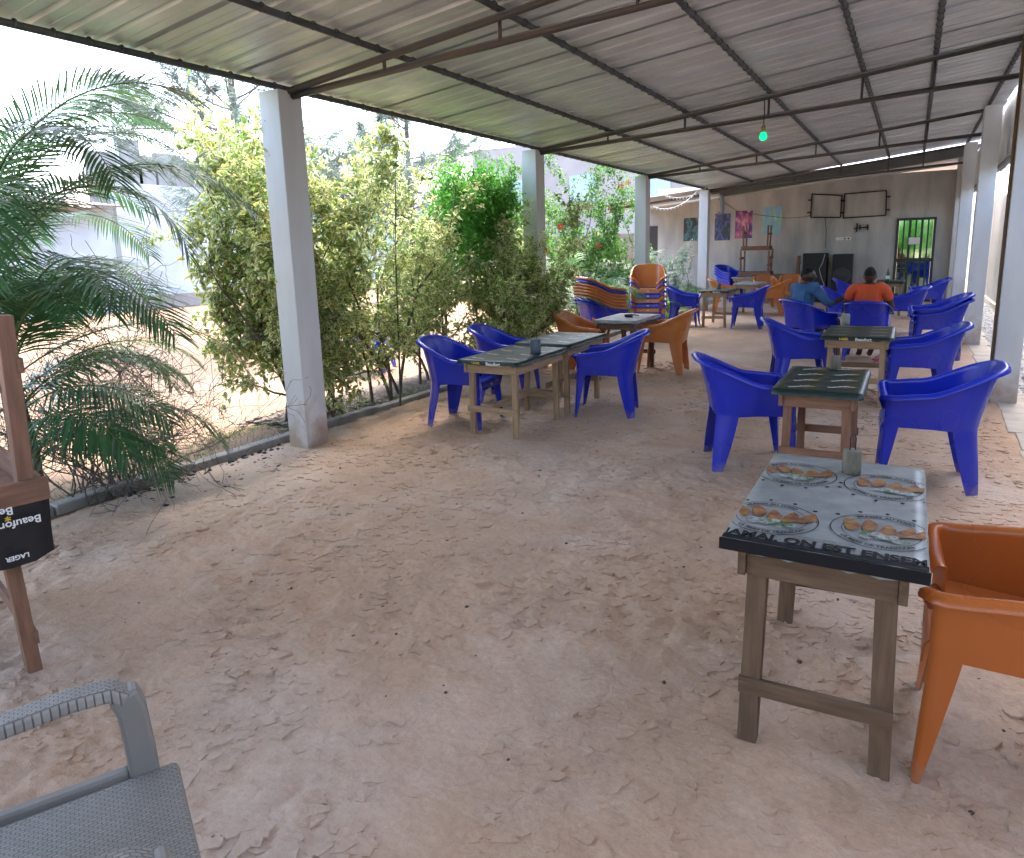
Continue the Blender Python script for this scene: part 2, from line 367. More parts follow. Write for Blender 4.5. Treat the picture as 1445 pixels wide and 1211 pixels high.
# ------------------------------------------------------------------ shelter: pillars, trusses, roof
XLF, XRF = -4.32, 0.76           # inner faces of the left and right pillar rows
ZL, SLOPE = 2.93, 0.108
def zroof(x): return ZL + SLOPE*(x+4.5)
LY = [4.08, 8.36, 12.72, 17.25]; RY = [8.08, 12.45, 16.9]
def pillar(x0, x1, y0, y1, ztop, label):
    b = MB(); b.box(((x0+x1)/2, (y0+y1)/2, ztop/2-0.03), (x1-x0, y1-y0, ztop+0.06))
    o = b.obj('concrete_pillar', M['concrete'], bev=0.007); tag(o, label, 'pillar', 'pillars of the shelter'); return o
LL = ['pale blue grey pillar standing alone beside the bougainvillea, yard open beside it', 'shaded grey pillar half hidden by the bougainvillea and green creeper', 'white pillar beside the stack of seven chairs', 'white pillar with the grey drain pipe at its head']
for i, yy in enumerate(LY): pillar(XLF-0.215, XLF, yy, yy+0.245, zroof(XLF-0.1)-0.075, LL[i])
RL = ['tall pale pillar with wooden batten rising beside the gravel strip', 'pale pillar behind the stacked pair of blue chairs', 'pale pillar next to the barred door']
for i, yy in enumerate(RY): pillar(XRF, XRF+0.215, yy, yy+0.245, zroof(XRF+0.1)-0.085, RL[i])
b = MB(); b.box((XRF-0.015, RY[0]+0.06, 1.72), (0.024, 0.05, 3.4)); tag(b.obj('batten', M['woodgrey'], bev=0.003), 'thin wooden batten fixed up the side of the tall pale pillar', 'batten')

PUR = [-4.42, -3.38, -2.42, -1.49, -0.57, 0.07, 0.82]
Y0R, Y1R = -6.0, 17.55
roof = thing('shelter_roof', 'grey ribbed metal roof of the open shelter on dark pipe purlins', 'roof', (0, 0, 0))
for k, x in enumerate(PUR):
    b = MB(); z = zroof(x)-0.032
    b.tube([(x, Y0R, z), (x, 2, z-0.006), (x, 9, z+0.004), (x, Y1R, z)], 0.022, 10); pu = b.obj('purlin', M['purlin'], roof)
    h = MB(); yy = Y0R+0.1
    while yy < Y1R:
        h.lathe([(0.0225, -0.007), (0.028, -0.005), (0.028, 0.005), (0.0225, 0.007)], (x, yy, z), 10, 'Y'); yy += 0.205
    ho = h.obj('hook_bolts', M['purlin'], pu); ho['kind'] = 'stuff'
for i, yy in enumerate([-0.2] + LY):
    yc = yy+0.12; t = MB(); x0, x1 = XLF-0.05, XRF+0.08
    zt = lambda x: zroof(x)-0.085
    zb = lambda x: zroof(x)-0.115-0.30*(x-x0)/(x1-x0)
    tr = bpy.data.objects.new('truss', None); link(tr, roof)
    t.tube([(x0, yc, zt(x0)), (x1, yc, zt(x1))], 0.026, 10); t.obj('top_chord', M['steel'], tr)
    t = MB(); t.tube([(x0, yc+0.03, zb(x0)), (x1, yc+0.03, zb(x1))], 0.026, 10); t.obj('bottom_chord', M['steel'], tr)
    for x in PUR[1:-1]:
        s = MB(); s.tube([(x, yc+0.015, zb(x)), (x, yc+0.015, zt(x))], 0.013, 8); s.obj('strut', M['steel'], tr)
# ribbed sheets: ribs run across the shelter
def rib_profile(w):
    pr = []; n = int(round(w/0.205))
    for k in range(n):
        y = k*0.205
        pr += [(y, 0.0), (y+0.075, 0.0), (y+0.079, 0.004), (y+0.083, 0.0), (y+0.150, 0.0), (y+0.163, 0.027), (y+0.192, 0.027), (y+0.205, 0.0)]
    return pr[:-1] + [(w+0.06, 0.001)]
def sheet_mesh(name, w, x0, x1, zf, mat, step=12):
    pr = rib_profile(w); V = []
    for k in range(step+1):
        x = x0+(x1-x0)*k/step
        for (y, z) in pr: V.append((x, y, zf(x)+z))
    return grid_mesh(name, V, gridF(step+1, len(pr)), mat, False)
M['sheet'] = nmat('galvanised_sheet', (0.72, 0.74, 0.76), 0.40, 0.25, bump=0.10, bscale=5, var=0.18, vscale=2.5)
sh = sheet_mesh('roof_sheet', 0.82, -4.56, 1.06, lambda x: zroof(x), M['sheet'])
y = Y0R
while y < Y1R-0.1:
    o = mobj('roof_sheet', sh, roof, (random.uniform(-0.015, 0.015), y, random.uniform(0.0, 0.003))); y += 0.82
# right-hand skirt of upright ribbed sheets
skirt = thing('sheet_skirt', 'upright ribbed grey metal sheets hanging under the roof edge above the gravel strip', 'skirt')
pr = rib_profile(0.82); V = [(1.10+z, y, zz) for zz in (2.58, 3.62) for (y, z) in pr]
sk = grid_mesh('skirt_sheet', V, gridF(2, len(pr)), M['sheet'], False)
y = 2.0
while y < 20.5: mobj('skirt_sheet', sk, skirt, (random.uniform(-0.01, 0.01), y, random.uniform(-0.03, 0.03))); y += 0.82
b = MB(); b.tube([(1.07, 1.8, 2.66), (1.07, 20.6, 2.66)], 0.02, 8); b.obj('rail', M['purlin'], skirt)
# pendant bulb
pb = thing('pendant_bulb', 'glowing green light bulb hanging on a cord from the roof pipe', 'light bulb', (-1.48, 8.48, 0))
bp_ = PY(1077, 193, 8.48); zb0 = bp_.z
pb.location = (bp_.x, 8.48, zb0)
b = MB(); b.tube([(0, 0, 0.12), (0.004, 0, 0.25), (0, 0, zroof(bp_.x)-zb0-0.1)], 0.006, 6); b.obj('cord', M['wire'], pb)
b = MB(); b.lathe([(0.0, 0.125), (0.018, 0.12), (0.024, 0.09), (0.024, 0.05), (0.02, 0.045)], n=14); b.obj('lamp_holder', nmat('brass_holder', (0.35, 0.28, 0.12), 0.4, 0.6), pb)
mb = bpy.data.materials.new('green_glow'); mb.use_nodes = True; pbn = mb.node_tree.nodes['Principled BSDF']; pbn.inputs['Base Color'].default_value = (0.0, 0.35, 0.16, 1); pbn.inputs['Emission Color'].default_value = (0.0, 0.75, 0.22, 1); pbn.inputs['Emission Strength'].default_value = 0.22
b = MB(); b.lathe([(0.02, 0.05), (0.034, 0.03), (0.042, 0.0), (0.038, -0.022), (0.022, -0.038), (0.0, -0.043)], n=18); b.obj('bulb', mb, pb)

# ------------------------------------------------------------------ back building
WY = 21.0
mw = nmat('rendered_wall', (0.56, 0.54, 0.51), 0.9, bump=0.25, bscale=12, var=0.25, vscale=2.2, base2=(0.38, 0.38, 0.375), stretch=(1.2, 1, 0.35))
bb = thing('back_building', 'grey cement rendered building closing the far end of the shelter', 'building', (0, WY, 0))
b = MB()
dx0, dx1 = PY(1266, 309, WY).x, PY(1322, 309, WY).x; DH = 2.12
XW0, XW1 = -6.75, 0.82
def wallbox(x0, x1, z0, z1): b.box(((x0+x1)/2, 0.11, (z0+z1)/2), (x1-x0, 0.22, z1-z0))
ztop = 3.25
wallbox(XW0, dx0, -0.05, ztop); wallbox(dx0, dx1, DH, ztop); wallbox(dx1, XW1, -0.05, ztop)
b.box((XW0+0.11, 2.2, 1.5), (0.22, 3.96, 3.2)); b.box((0.93, -0.25, 1.72), (0.22, 0.5, 3.55))
b.obj('wall', mw, bb)
b = MB(); b.box((XW0-0.45, 0.5, 1.5), (0.9, 0.2, 3.1)); b.obj('wall', mw, bb)
b = MB(); b.box((XW0-0.35, 0.385, 1.75), (0.5, 0.03, 0.9)); b.obj('window', nmat('dark_window', (0.02, 0.022, 0.025), 0.3), bb)
# its lean-to roof and gutter
zr2 = lambda x: 2.86 + 0.092*(x+4.3)
sh2 = sheet_mesh('roof_sheet', 0.82, -7.3, 1.1, lambda x: zr2(x)+0.10, M['sheet'])
y = 17.65-WY
while y < 3.5: mobj('roof_sheet', sh2, bb, (0, y, 0.0)); y += 0.82
gm = nmat('dark_gutter', (0.17, 0.17, 0.175), 0.5, 0.3, var=0.2, vscale=3)
b = MB(); b.beam((-4.15, 17.72-WY, zr2(-4.15)-0.06), (0.95, 17.72-WY, zr2(0.95)-0.0), 0.16, 0.19); b.obj('gutter', gm, bb)
b = MB(); b.tube([(-7.1, 17.9-WY, zr2(-7.1)-0.11), (0.85, 17.9-WY, zr2(0.85)-0.2)], 0.03, 10); b.obj('eaves_pipe', nmat('pale_pipe', (0.5, 0.47, 0.42), 0.5), bb)
b = MB(); b.tube([(-7.1, 18.2-WY, zr2(-7.1)+0.0), (0.95, 18.2-WY, zr2(0.95)-0.0)], 0.035, 8); b.obj('roof_beam', M['steel'], bb)
dp = MB(); p0 = Vector((-4.06, 17.45, zr2(-4.06)-0.12))
dp.tube([p0, p0+Vector((0.02, 0, -0.10)), p0+Vector((0.03, 0, -0.36)), p0+Vector((0.02, 0.02, -0.42)), p0+Vector((-0.06, 0.03, -0.46))], 0.05, 12)
tag(dp.obj('drain_pipe', nmat('grey_pvc', (0.22, 0.23, 0.24), 0.4), None), 'grey plastic drain pipe elbow beside the white pillar head', 'drain pipe')

# door: dark green metal frame, bars and reflective panes
door = thing('barred_door', 'dark green metal door with barred reflective panes', 'door', ((dx0+dx1)/2, WY-0.02, 0))
W2 = (dx1-dx0)/2
mdg = nmat('dark_green_paint', (0.012, 0.035, 0.03), 0.35)
b = MB()
for s in (-1, 1): b.box((s*(W2-0.03), 0, DH/2), (0.06, 0.06, DH))
b.box((0, 0, DH-0.03), (2*W2-0.12, 0.055, 0.06)); b.box((0, 0, 0.10), (2*W2-0.12, 0.055, 0.2)); b.box((0, 0, 1.06), (2*W2-0.12, 0.055, 0.09)); b.obj('door_frame', mdg, door)
for k in range(5):
    b = MB(); b.box((-W2+0.17+k*(2*W2-0.34)/4, -0.012, DH/2+0.02), (0.055 if k % 2 else 0.035, 0.05, DH-0.14)); b.obj('bar', mdg, door)
mgl = nmat('green_mirror_glass', (0.42, 0.62, 0.46), 0.04, 1.0)
for z0, z1 in ((0.2, 1.015), (1.105, DH-0.06)):
    for s in (-1, 1):
        b = MB(); b.box((s*(W2-0.06)/2, 0.022, (z0+z1)/2), (W2-0.065, 0.006, z1-z0)); b.obj('pane', mgl, door)
nb = MB(); c = PY(1290, 340, WY-0.1); nb.box((c.x, WY-0.075, c.z), (0.25, 0.003, 0.17)); tag(nb.obj('paper_notice', M['white']), 'white paper notice taped to the barred door', 'notice')

# posters
def poster(name, pxs, cols, label, sc, seed):
    tl, br = PY(pxs[0], pxs[1], WY-0.01), PY(pxs[2], pxs[3], WY-0.01)
    m = bpy.data.materials.new(name); m.use_nodes = True; nt = m.node_tree; bs = nt.nodes['Principled BSDF']; bs.inputs['Roughness'].default_value = 0.35
    tc = nt.nodes.new('ShaderNodeTexCoord'); mp = nt.nodes.new('ShaderNodeMapping'); mp.inputs['Location'].default_value = (seed*3.1, 0, seed); mp.inputs['Rotation'].default_value = (0, 0.5*seed, 0); mp.inputs['Scale'].default_value = (sc, sc, sc*0.55)
    n = nt.nodes.new('ShaderNodeTexNoise'); n.inputs['Scale'].default_value = 1.0; n.inputs['Detail'].default_value = 5; n.inputs['Distortion'].default_value = 1.2
    nt.links.new(tc.outputs['Object'], mp.inputs[0]); nt.links.new(mp.outputs[0], n.inputs['Vector'])
    cr = nt.nodes.new('ShaderNodeValToRGB'); e = cr.color_ramp.elements
    while len(e) < len(cols): e.new(0.5)
    for k, cc in enumerate(cols): e[k].position = 0.28+0.44*k/(len(cols)-1); e[k].color = (*cc, 1)
    nt.links.new(n.outputs['Fac'], cr.inputs[0]); nt.links.new(cr.outputs[0], bs.inputs['Base Color'])
    b = MB(); b.box(((tl.x+br.x)/2, WY-0.006, (tl.z+br.z)/2), (br.x-tl.x, 0.003, tl.z-br.z)); o = b.obj('poster', m)
    tag(o, label, 'poster', 'posters on the end wall')
poster('p1', (965, 308, 984, 340), [(0.01, 0.012, 0.02), (0.01, 0.015, 0.03), (0.04, 0.16, 0.2), (0.35, 0.5, 0.5)], 'black poster with a pale teal figure, on the end wall over the grey shrub', 7, 1)
poster('p2', (1009, 302, 1030, 339), [(0.015, 0.012, 0.03), (0.02, 0.015, 0.04), (0.06, 0.1, 0.4), (0.5, 0.35, 0.4)], 'dark poster with a blue and pink diagonal shape, beside the drain pipe', 7, 2)
poster('p3', (1038, 298, 1061, 336), [(0.03, 0.02, 0.08), (0.1, 0.03, 0.25), (0.55, 0.1, 0.2), (0.7, 0.6, 0.65)], 'purple and red poster behind the upturned tables', 6, 3)
poster('p4', (1077, 292, 1102, 330), [(0.2, 0.36, 0.62), (0.28, 0.48, 0.72), (0.3, 0.6, 0.5), (0.75, 0.8, 0.82)], 'light blue poster above the upturned table stack', 5, 4)
# metal frames hung on the wall
mfr = nmat('dark_red_frame', (0.035, 0.015, 0.013), 0.5)
def wframe(q, label):
    o = thing('wall_frame', label, 'frame', (0, WY-0.03, 0), group='frames on the end wall')
    P = [PY(*a, WY-0.03) for a in q]
    for k in range(4):
        a, c = P[k], P[(k+1) % 4]; b = MB(); b.beam((a.x, 0, a.z), (c.x, 0, c.z), 0.03, 0.045, (0, 1, 0)); b.obj('frame_bar', mfr, o)
    for k in (0, 1):
        a = P[k*1]; c = P[3-k]
        for t in (0.25, 0.78):
            b = MB(); xx = a.x+(c.x-a.x)*t + (-0.05 if k == 0 else 0.05); b.box((xx, 0.0, a.z+(c.z-a.z)*t), (0.09, 0.03, 0.035)); b.obj('lug', mfr, o)
wframe([(1146, 274), (1188, 276), (1186, 307), (1144, 307)], 'smaller dark metal frame on the end wall')
wframe([(1192, 274), (1251, 269), (1250, 304), (1190, 308)], 'wider dark metal frame on the end wall')
# bracket, sockets, cable
br = thing('wall_bracket', 'dark metal wall bracket under the wide frame', 'bracket', (0, WY, 0))
c0 = PY(1216, 321, WY); b = MB()
b.beam((c0.x-0.18, -0.03, c0.z-0.02), (c0.x+0.17, -0.03, c0.z+0.0), 0.03, 0.03); b.obj('bar', M['black'], br)
for dx, h in ((-0.11, 0.22), (-0.04, 0.12), (0.14, 0.14)):
    b = MB(); b.box((c0.x+dx, -0.05, c0.z+0.0), (0.035, 0.06, h)); b.obj('arm', M['black'], br)
c0 = PY(1190, 337, WY); ss = thing('socket_strip', 'white socket strip on the end wall above the speakers', 'socket', (c0.x, WY, c0.z))
b = MB(); b.box((0, -0.015, 0), (0.36, 0.03, 0.08)); b.obj('backplate', M['white'], ss, bev=0.004)
for dx in (0.04, 0.13):
    b = MB(); b.lathe([(0.0, -0.032), (0.022, -0.032), (0.022, -0.02)], (dx, 0, 0), 12, 'Y'); b.obj('outlet', M['black'], ss)
b = MB(); pts = [PY(*q, WY-0.02) for q in ((1012, 280), (1040, 298), (1075, 304), (1110, 308), (1140, 306), (1147, 301))]; b.tube(pts, 0.006, 5)
pts = [PY(*q, WY-0.02) for q in ((1164, 307), (1166, 325), (1165, 350))]; b.tube(pts, 0.005, 5)
tag(b.obj('wall_cable', M['wire']), 'thin dark cable slung along the end wall to the frames', 'cable')
# fairy lights between the far pillars
for k, (q0, q1, sag, lab) in enumerate((((922, 292), (990, 262), 0.22, 'lower string of white fairy lights between the white pillars'), ((936, 275), (1000, 261), 0.16, 'upper string of white fairy lights by the white pillar'))):
    a, c = PY(*q0, 15.5), PY(*q1, 17.2); fl = thing('fairy_lights', lab, 'string lights', tuple(a), group='fairy light strings'); pts = []
    n = 15
    for j in range(n): t = j/(n-1); p = (c-a)*t; p.z -= sag*4*t*(1-t); pts.append(p)
    b = MB(); b.tube(pts, 0.006, 5); b.obj('wire', M['white'], fl)
    for p in pts[1:-1]:
        b = MB(); b.lathe([(0.0, -0.045), (0.014, -0.035), (0.016, -0.02), (0.006, 0.0)], tuple(p), 8); b.obj('bulb', M['white'], fl)

# loudspeakers
mbx = nmat('black_speaker', (0.014, 0.014, 0.015), 0.6, bump=0.1, bscale=90); mcone = nmat('speaker_cone', (0.03, 0.03, 0.032), 0.5); mtrim = nmat('cone_ring', (0.05, 0.05, 0.052), 0.35)
def speaker(pl, pr_, ptop, Y, label, cones):
    a, c = PY(pl, ptop, Y), PY(pr_, ptop, Y); w = c.x-a.x; h = a.z
    o = thing('loudspeaker', label, 'loudspeaker', ((a.x+c.x)/2, Y, 0), group='loudspeakers against the end wall')
    b = MB(); b.box((0, 0.25, h/2), (w, 0.5, h)); b.obj('cabinet', mbx, o, bev=0.01)
    for (cx, cz, r_) in cones:
        b = MB(); b.lathe([(r_*1.1, -0.004), (r_*1.12, -0.012), (r_, -0.014), (r_*0.96, -0.004)], (cx*w, 0, cz*h), 28, 'Y'); ri = b.obj('ring', mtrim, o)
        b = MB(); b.lathe([(r_*0.96, -0.003), (r_*0.5, -0.002), (r_*0.32, -0.012), (0.0, -0.02)], (cx*w, 0, cz*h), 24, 'Y'); b.obj('cone', mcone, o)
    return o
s1 = speaker(1133, 1167, 358, 20.2, 'large black loudspeaker with looping pale cable, beside the seated person in denim', [(-0.22, 0.62, 0.13), (-0.22, 0.25, 0.13)])
s2 = speaker(1175, 1203, 359, 20.35, 'large black loudspeaker with one big round cone, nearer the door', [(0.0, 0.55, 0.2), (0.0, 0.2, 0.12)])
b = MB(); pts = [PY(*q, 20.14) for q in ((1164, 359), (1161, 370), (1156, 380), (1159, 392), (1163, 402), (1160, 411), (1153, 418))]; b.tube(pts, 0.010, 6); tag(b.obj('speaker_cable', nmat('pale_cable', (0.4, 0.38, 0.34), 0.5)), 'pale cable looping down the front of a loudspeaker', 'cable')

# boundary wall on the right
mbw = nmat('block_wall', (0.42, 0.41, 0.39), 0.9, bump=0.3, bscale=10, var=0.3, vscale=1.5)
bw = thing('boundary_wall', 'plain grey block wall beyond the gravel strip', 'wall')
b = MB(); b.box((1.82, 14, 1.2), (0.2, 40, 2.6)); b.obj('wall_face', mbw, bw)
b = MB(); b.box((1.69, 14, 0.03), (0.06, 39, 0.16)); b.obj('plinth', nmat('plinth', (0.55, 0.5, 0.4), 0.9), bw)

# ------------------------------------------------------------------ yard background
mwh = nmat('whitewashed_wall', (0.42, 0.47, 0.50), 0.85, bump=0.3, bscale=3, var=0.2, vscale=0.8, base2=(0.34, 0.38, 0.41), stretch=(1, 1, 0.5))
mcb = nmat('bare_concrete', (0.24, 0.24, 0.24), 0.9, bump=0.3, bscale=3, var=0.25, vscale=0.9)
ww = thing('compound_wall', 'tall whitewashed wall across the sandy yard', 'wall', (-22.2, 13.7, 0))
b = MB(); b.box((0, 10, 2.0), (0.25, 20, 4.1)); b.obj('wall_face', mwh, ww)
b = MB(); b.box((0.25, 10, 0.22), (0.25, 20, 0.5)); b.obj('plinth', mcb, ww, bev=0.03)
hb = thing('yard_house', 'low white outbuilding with brown tin roof behind the palm', 'house', (-24, 7.5, 0))
b = MB(); b.box((0, 0, 1.6), (3.6, 12.2, 3.3)); b.obj('wall', mwh, hb)
mbr = nmat('brown_tin', (0.2, 0.13, 0.1), 0.6, var=0.3, vscale=3)
for k in range(14):
    b = MB(); b.beam((2.6, -6.0+k*0.9, 3.25), (-2.4, -6.0+k*0.9, 3.85), 0.88, 0.05); b.obj('roof_sheet', mbr, hb)
for yy in (-3.2, 1.6):
    b = MB(); b.box((1.82, yy, 1.6), (0.06, 1.0, 1.1)); wd = b.obj('window', nmat('dim_window', (0.05, 0.06, 0.07), 0.2), hb)
    b = MB(); b.box((1.85, yy, 1.02), (0.12, 1.2, 0.08)); b.obj('sill', mcb, wd)
ub = thing('unfinished_building', 'unfinished grey concrete building with a stepped broken parapet beyond the white wall', 'building', (-28, 18, 0))
for (q0, q1, zb_) in (((165, 196), (192, 255), 0), ((192, 238), (216, 258), 0), ((216, 216), (251, 258), 0), ((268, 242), (276, 262), 0), ((276, 184), (318, 262), 0)):
    a, c = PX(q0[0], q0[1], -27.5), PX(q1[0], q0[1]+4, -27.5)
    b = MB(); b.box((0.5, (a.y+c.y)/2-18, a.z/2), (0.3, abs(c.y-a.y)-0.01, a.z)); b.obj('wall', mcb, ub)
b = MB(); a = PX(216, 225, -27.5); c = PX(420, 225, -27.5); b.box((-2.5, (a.y+c.y)/2-18+2, 3.0), (0.3, 14, 6.4)); b.obj('wall', mcb, ub)
pl = thing('utility_pole', 'thin leaning metal pole rising above the broken parapet', 'pole', (0, 0, 0))
b = MB(); a = PX(154, 138, -26); c = PX(166, 225, -26); b.tube([c+(c-a)*3.0, c, a], 0.05, 8); b.obj('shaft', nmat('pole_grey', (0.3, 0.33, 0.36), 0.6), pl)
# string with little bulbs crossing the sky
a, c = PX(60, 172, -9), PX(380, 68, -9); fl = thing('festoon_string', 'thin wire with small hanging bulbs strung over the yard', 'string lights', tuple(a))
pts = [(c-a)*t - Vector((0, 0, 0.25*4*t*(1-t))) for t in np.linspace(0, 1, 13)]
b = MB(); b.tube(pts, 0.005, 5); b.obj('wire', M['wire'], fl)
for p in pts[1:-1:2]:
    b = MB(); b.lathe([(0.0, -0.09), (0.025, -0.07), (0.03, -0.045), (0.012, -0.02), (0.012, 0.0)], tuple(p), 8); b.obj('bulb', M['wire'], fl)
# pale house wall beyond the planting between the pillars
fb = thing('neighbour_building', 'pale pink rendered building behind the hibiscus', 'building', (-13, 31, 0))
mpk = nmat('pink_render', (0.38, 0.34, 0.32), 0.9, bump=0.3, bscale=3, var=0.2, vscale=0.7)
b = MB(); b.box((0, 0, 3.2), (13, 0.4, 6.6)); b.obj('wall', mpk, fb)
for xx in (-4, -0.5, 3):
    b = MB(); b.box((xx, -0.22, 4.3), (1.3, 0.06, 1.2)); wd = b.obj('window', nmat('blue_shutter', (0.35, 0.45, 0.55), 0.5), fb)
    b = MB(); b.box((xx, -0.27, 3.66), (1.5, 0.14, 0.08)); b.obj('sill', mcb, wd)
lw = thing('low_wall', 'low brown block wall behind the palms', 'wall', (-11, 24, 0)); b = MB(); b.box((0, 0, 1.0), (8.4, 0.2, 2.1)); b.obj('wall_face', nmat('brown_block', (0.30, 0.24, 0.19), 0.9, bump=0.3, bscale=8, var=0.25, vscale=2), lw)

# ------------------------------------------------------------------ moulded armchair
def build_chair_meshes(tagname, mat):
    ctrl = [(0.235, 0.150, 0.0), (0.285, 0.272, 0.055), (-0.265, 0.262, 0.17), (-0.265, -0.262, 0.17), (0.285, -0.272, 0.055), (0.235, -0.150, 0.0)]
    path = [Vector((ctrl[0][0], ctrl[0][1]))]
    for i in range(1, 5):
        p = Vector(ctrl[i][:2]); a = Vector(ctrl[i-1][:2]); c = Vector(ctrl[i+1][:2]); r_ = ctrl[i][2]
        p0 = p+(a-p).normalized()*r_; p1 = p+(c-p).normalized()*r_
        for t in np.linspace(0, 1, 10): path.append(p0*(1-t)**2 + p*2*t*(1-t) + p1*t*t)
    path.append(Vector(ctrl[-1][:2]))
    P = np.array([v[:] for v in path]); d = np.r_[0, np.cumsum(np.hypot(*np.diff(P, axis=0).T))]; S = d/d[-1]; Ltot = d[-1]
    def plan(s):
        s = np.clip(s, 0, 1); return np.stack([np.interp(s, S, P[:, 0]), np.interp(s, S, P[:, 1])], -1)
    def smooth(a, b, x): t = np.clip((x-a)/(b-a), 0, 1); return t*t*(3-2*t)
    def rim(s):
        a = np.abs(s-0.5)*2
        z = 0.815 - 0.015*smooth(0.0, 0.25, a) - 0.165*smooth(0.20, 0.60, a) - 0.022*smooth(0.55, 0.85, a) - 0.10*smooth(0.84, 1.0, a)**1.5
        return z
    def pos(s, z):
        p = plan(s); x, y_ = p[..., 0], p[..., 1]
        back = smooth(0.05, -0.25, x); 
        up = np.clip((z-0.40)/0.42, 0, 1.2); dn = np.clip((0.40-z)/0.40, 0, 1)
        x = x - back*(0.105*up**1.3) - back*0.055*dn + (1-back)*0.020*dn
        y_ = y_*(1 + 0.045*up + 0.07*dn - 0.10*back*up)
        return np.stack([x, y_, z], -1)
    # leg spans along the path
    fl = 0.27/Ltot*0.98; 
    sc_back = []
    legs = [(0.0, 0.118), (0.295, 0.405), (0.595, 0.705), (0.882, 1.0)]
    cen = [0.062, 0.352, 0.648, 0.938]
    brk = [0.0, 0.118, 0.295, 0.405, 0.595, 0.705, 0.882, 1.0]; cnt = [9, 10, 9, 10, 9, 10, 9]
    cols = np.concatenate([np.linspace(brk[i], brk[i+1], cnt[i], endpoint=False) for i in range(7)] + [[1.0]])
    ARCH = 0.415
    TH = 0.007
    def grid_normals(A):
        du = np.gradient(A, axis=1); dv = np.gradient(A, axis=0); n = np.cross(du, dv); n /= np.linalg.norm(n, axis=-1, keepdims=True)+1e-9; return n
    def sheet(A, N, name):
        nr, nc = A.shape[:2]; out = A; inn = A - N*TH
        V = [out.reshape(-1, 3), inn.reshape(-1, 3)]; NN = [N.reshape(-1, 3), -N.reshape(-1, 3)]; k = nr*nc
        F = [gridF(nr, nc), gridF(nr, nc, True)+k]; base = 2*k
        idx = np.arange(k).reshape(nr, nc)
        for edge in (idx[0, :], idx[-1, ::-1], idx[::-1, 0], idx[:, -1]):
            o_ = out.reshape(-1, 3)[edge]; i_ = inn.reshape(-1, 3)[edge]; m = len(edge)
            t_ = np.gradient(o_, axis=0); en = np.cross(i_-o_, t_); en /= np.linalg.norm(en, axis=-1, keepdims=True)+1e-9
            V += [o_, i_]; NN += [en, en]
            j = np.arange(m-1)
            F.append(np.stack([base+j, base+m+j, base+m+j+1, base+j+1], -1)); base += 2*m
        me = grid_mesh(name, np.concatenate(V), np.concatenate(F), mat)
        me.normals_split_custom_set_from_vertices(np.concatenate(NN).astype(np.float32))
        return me
    # upper shell (arch -> rim -> rolled lip)
    q = np.linspace(0, 1, 15); zr_ = rim(cols)
    Z = ARCH + (zr_-ARCH)[None, :]*q[:, None]; A = pos(np.tile(cols, (15, 1)), Z)
    N = grid_normals(A); sgn = np.sign((N[7, len(cols)//2]*np.array([-1, 0, 0])).sum()) or 1
    nout = N[-1]*sgn; nout = nout*np.array([1, 1, 0.2]); nout /= np.linalg.norm(nout, axis=-1, keepdims=True)
    lip = [A[-1]+nout*0.006+np.array([0, 0, 0.006]), A[-1]+nout*0.021+np.array([0, 0, 0.007]), A[-1]+nout*0.033+np.array([0, 0, -0.001]), A[-1]+nout*0.036+np.array([0, 0, -0.015])]
    A = np.concatenate([A, np.stack(lip)]); N = grid_normals(A)
    flip = (N[7, len(cols)//2] @ np.array([-1, 0, 0])) < 0
    if flip: A = A[:, ::-1]; N = grid_normals(A); cols_o = cols[::-1]
    else: cols_o = cols
    out = {'backrest': sheet(A, N, tagname+'_backrest')}
    # legs
    zl = np.linspace(0.0, ARCH, 9); lm = []
    for (a, b_), c in zip(legs, cen):
        cs = np.linspace(a, b_, 10); t = (0.36 + 0.64*(zl/ARCH)**0.9)[:, None]
        s_ = c + (cs-c)[None, :]*t; A2 = pos(s_, np.tile(zl[:, None], (1, 10)))
        if flip: A2 = A2[:, ::-1]
        N2 = grid_normals(A2); 
        lm.append(sheet(A2, N2, tagname+'_leg'))
    out['leg'] = lm
    # seat
    xs = np.concatenate([np.linspace(-0.245, 0.25, 16), [0.268, 0.28, 0.286, 0.288]]); zs = np.concatenate([0.405+0.03*np.linspace(0, 1, 16), [0.432, 0.42, 0.40, 0.355]])
    rows = []
    for x, z in zip(xs, zs):
        hw = 0.256 if x > -0.09 else 0.256*math.sqrt(max(0.02, 1-((-0.09-x)/0.165)**2))
        if x > 0.26: hw = 0.20
        elif x > 0.20: hw = 0.256-0.056*((x-0.2)/0.06)**2
        yy = np.linspace(-1, 1, 15); dish = -0.014*(1-np.abs(yy)**2.5)*(1 if x < 0.2 else 0.3)
        rows.append(np.stack([np.full(15, x), yy*hw, z+dish], -1))
    A3 = np.stack(rows); N3 = grid_normals(A3)
    if N3[8, 7, 2] < 0: A3 = A3[:, ::-1]; N3 = grid_normals(A3)
    out['seat'] = sheet(A3, N3, tagname+'_seat')
    return out
CM = {'shaded_brown_orange': build_chair_meshes('shaded_brown_orange', M['shaded_brown_orange']), 'blue': build_chair_meshes('blue', M['blue']), 'orange': build_chair_meshes('orange', M['orange'])}
M['plabel'] = nmat('sticker', (0.55, 0.55, 0.52), 0.5)
_sb = MB(); _sb.box((0.291, 0, 0.385), (0.003, 0.035, 0.016)); STICK = _sb.mesh('maker_plate', M['plabel'])
def chair(x, y, deg, colr, label, group=None, z=0.0, tilt=0.0):
    t = thing('plastic_armchair', label, 'chair', (x, y, z-0.006), R(deg), group)
    if tilt: t.rotation_euler = (0, R(tilt), R(deg))
    m = CM[colr]
    mobj('backrest', m['backrest'], t); mobj('seat', m['seat'], t)
    for l in m['leg']: mobj('leg', l, t)
    mobj('maker_plate', STICK, t)
    return t
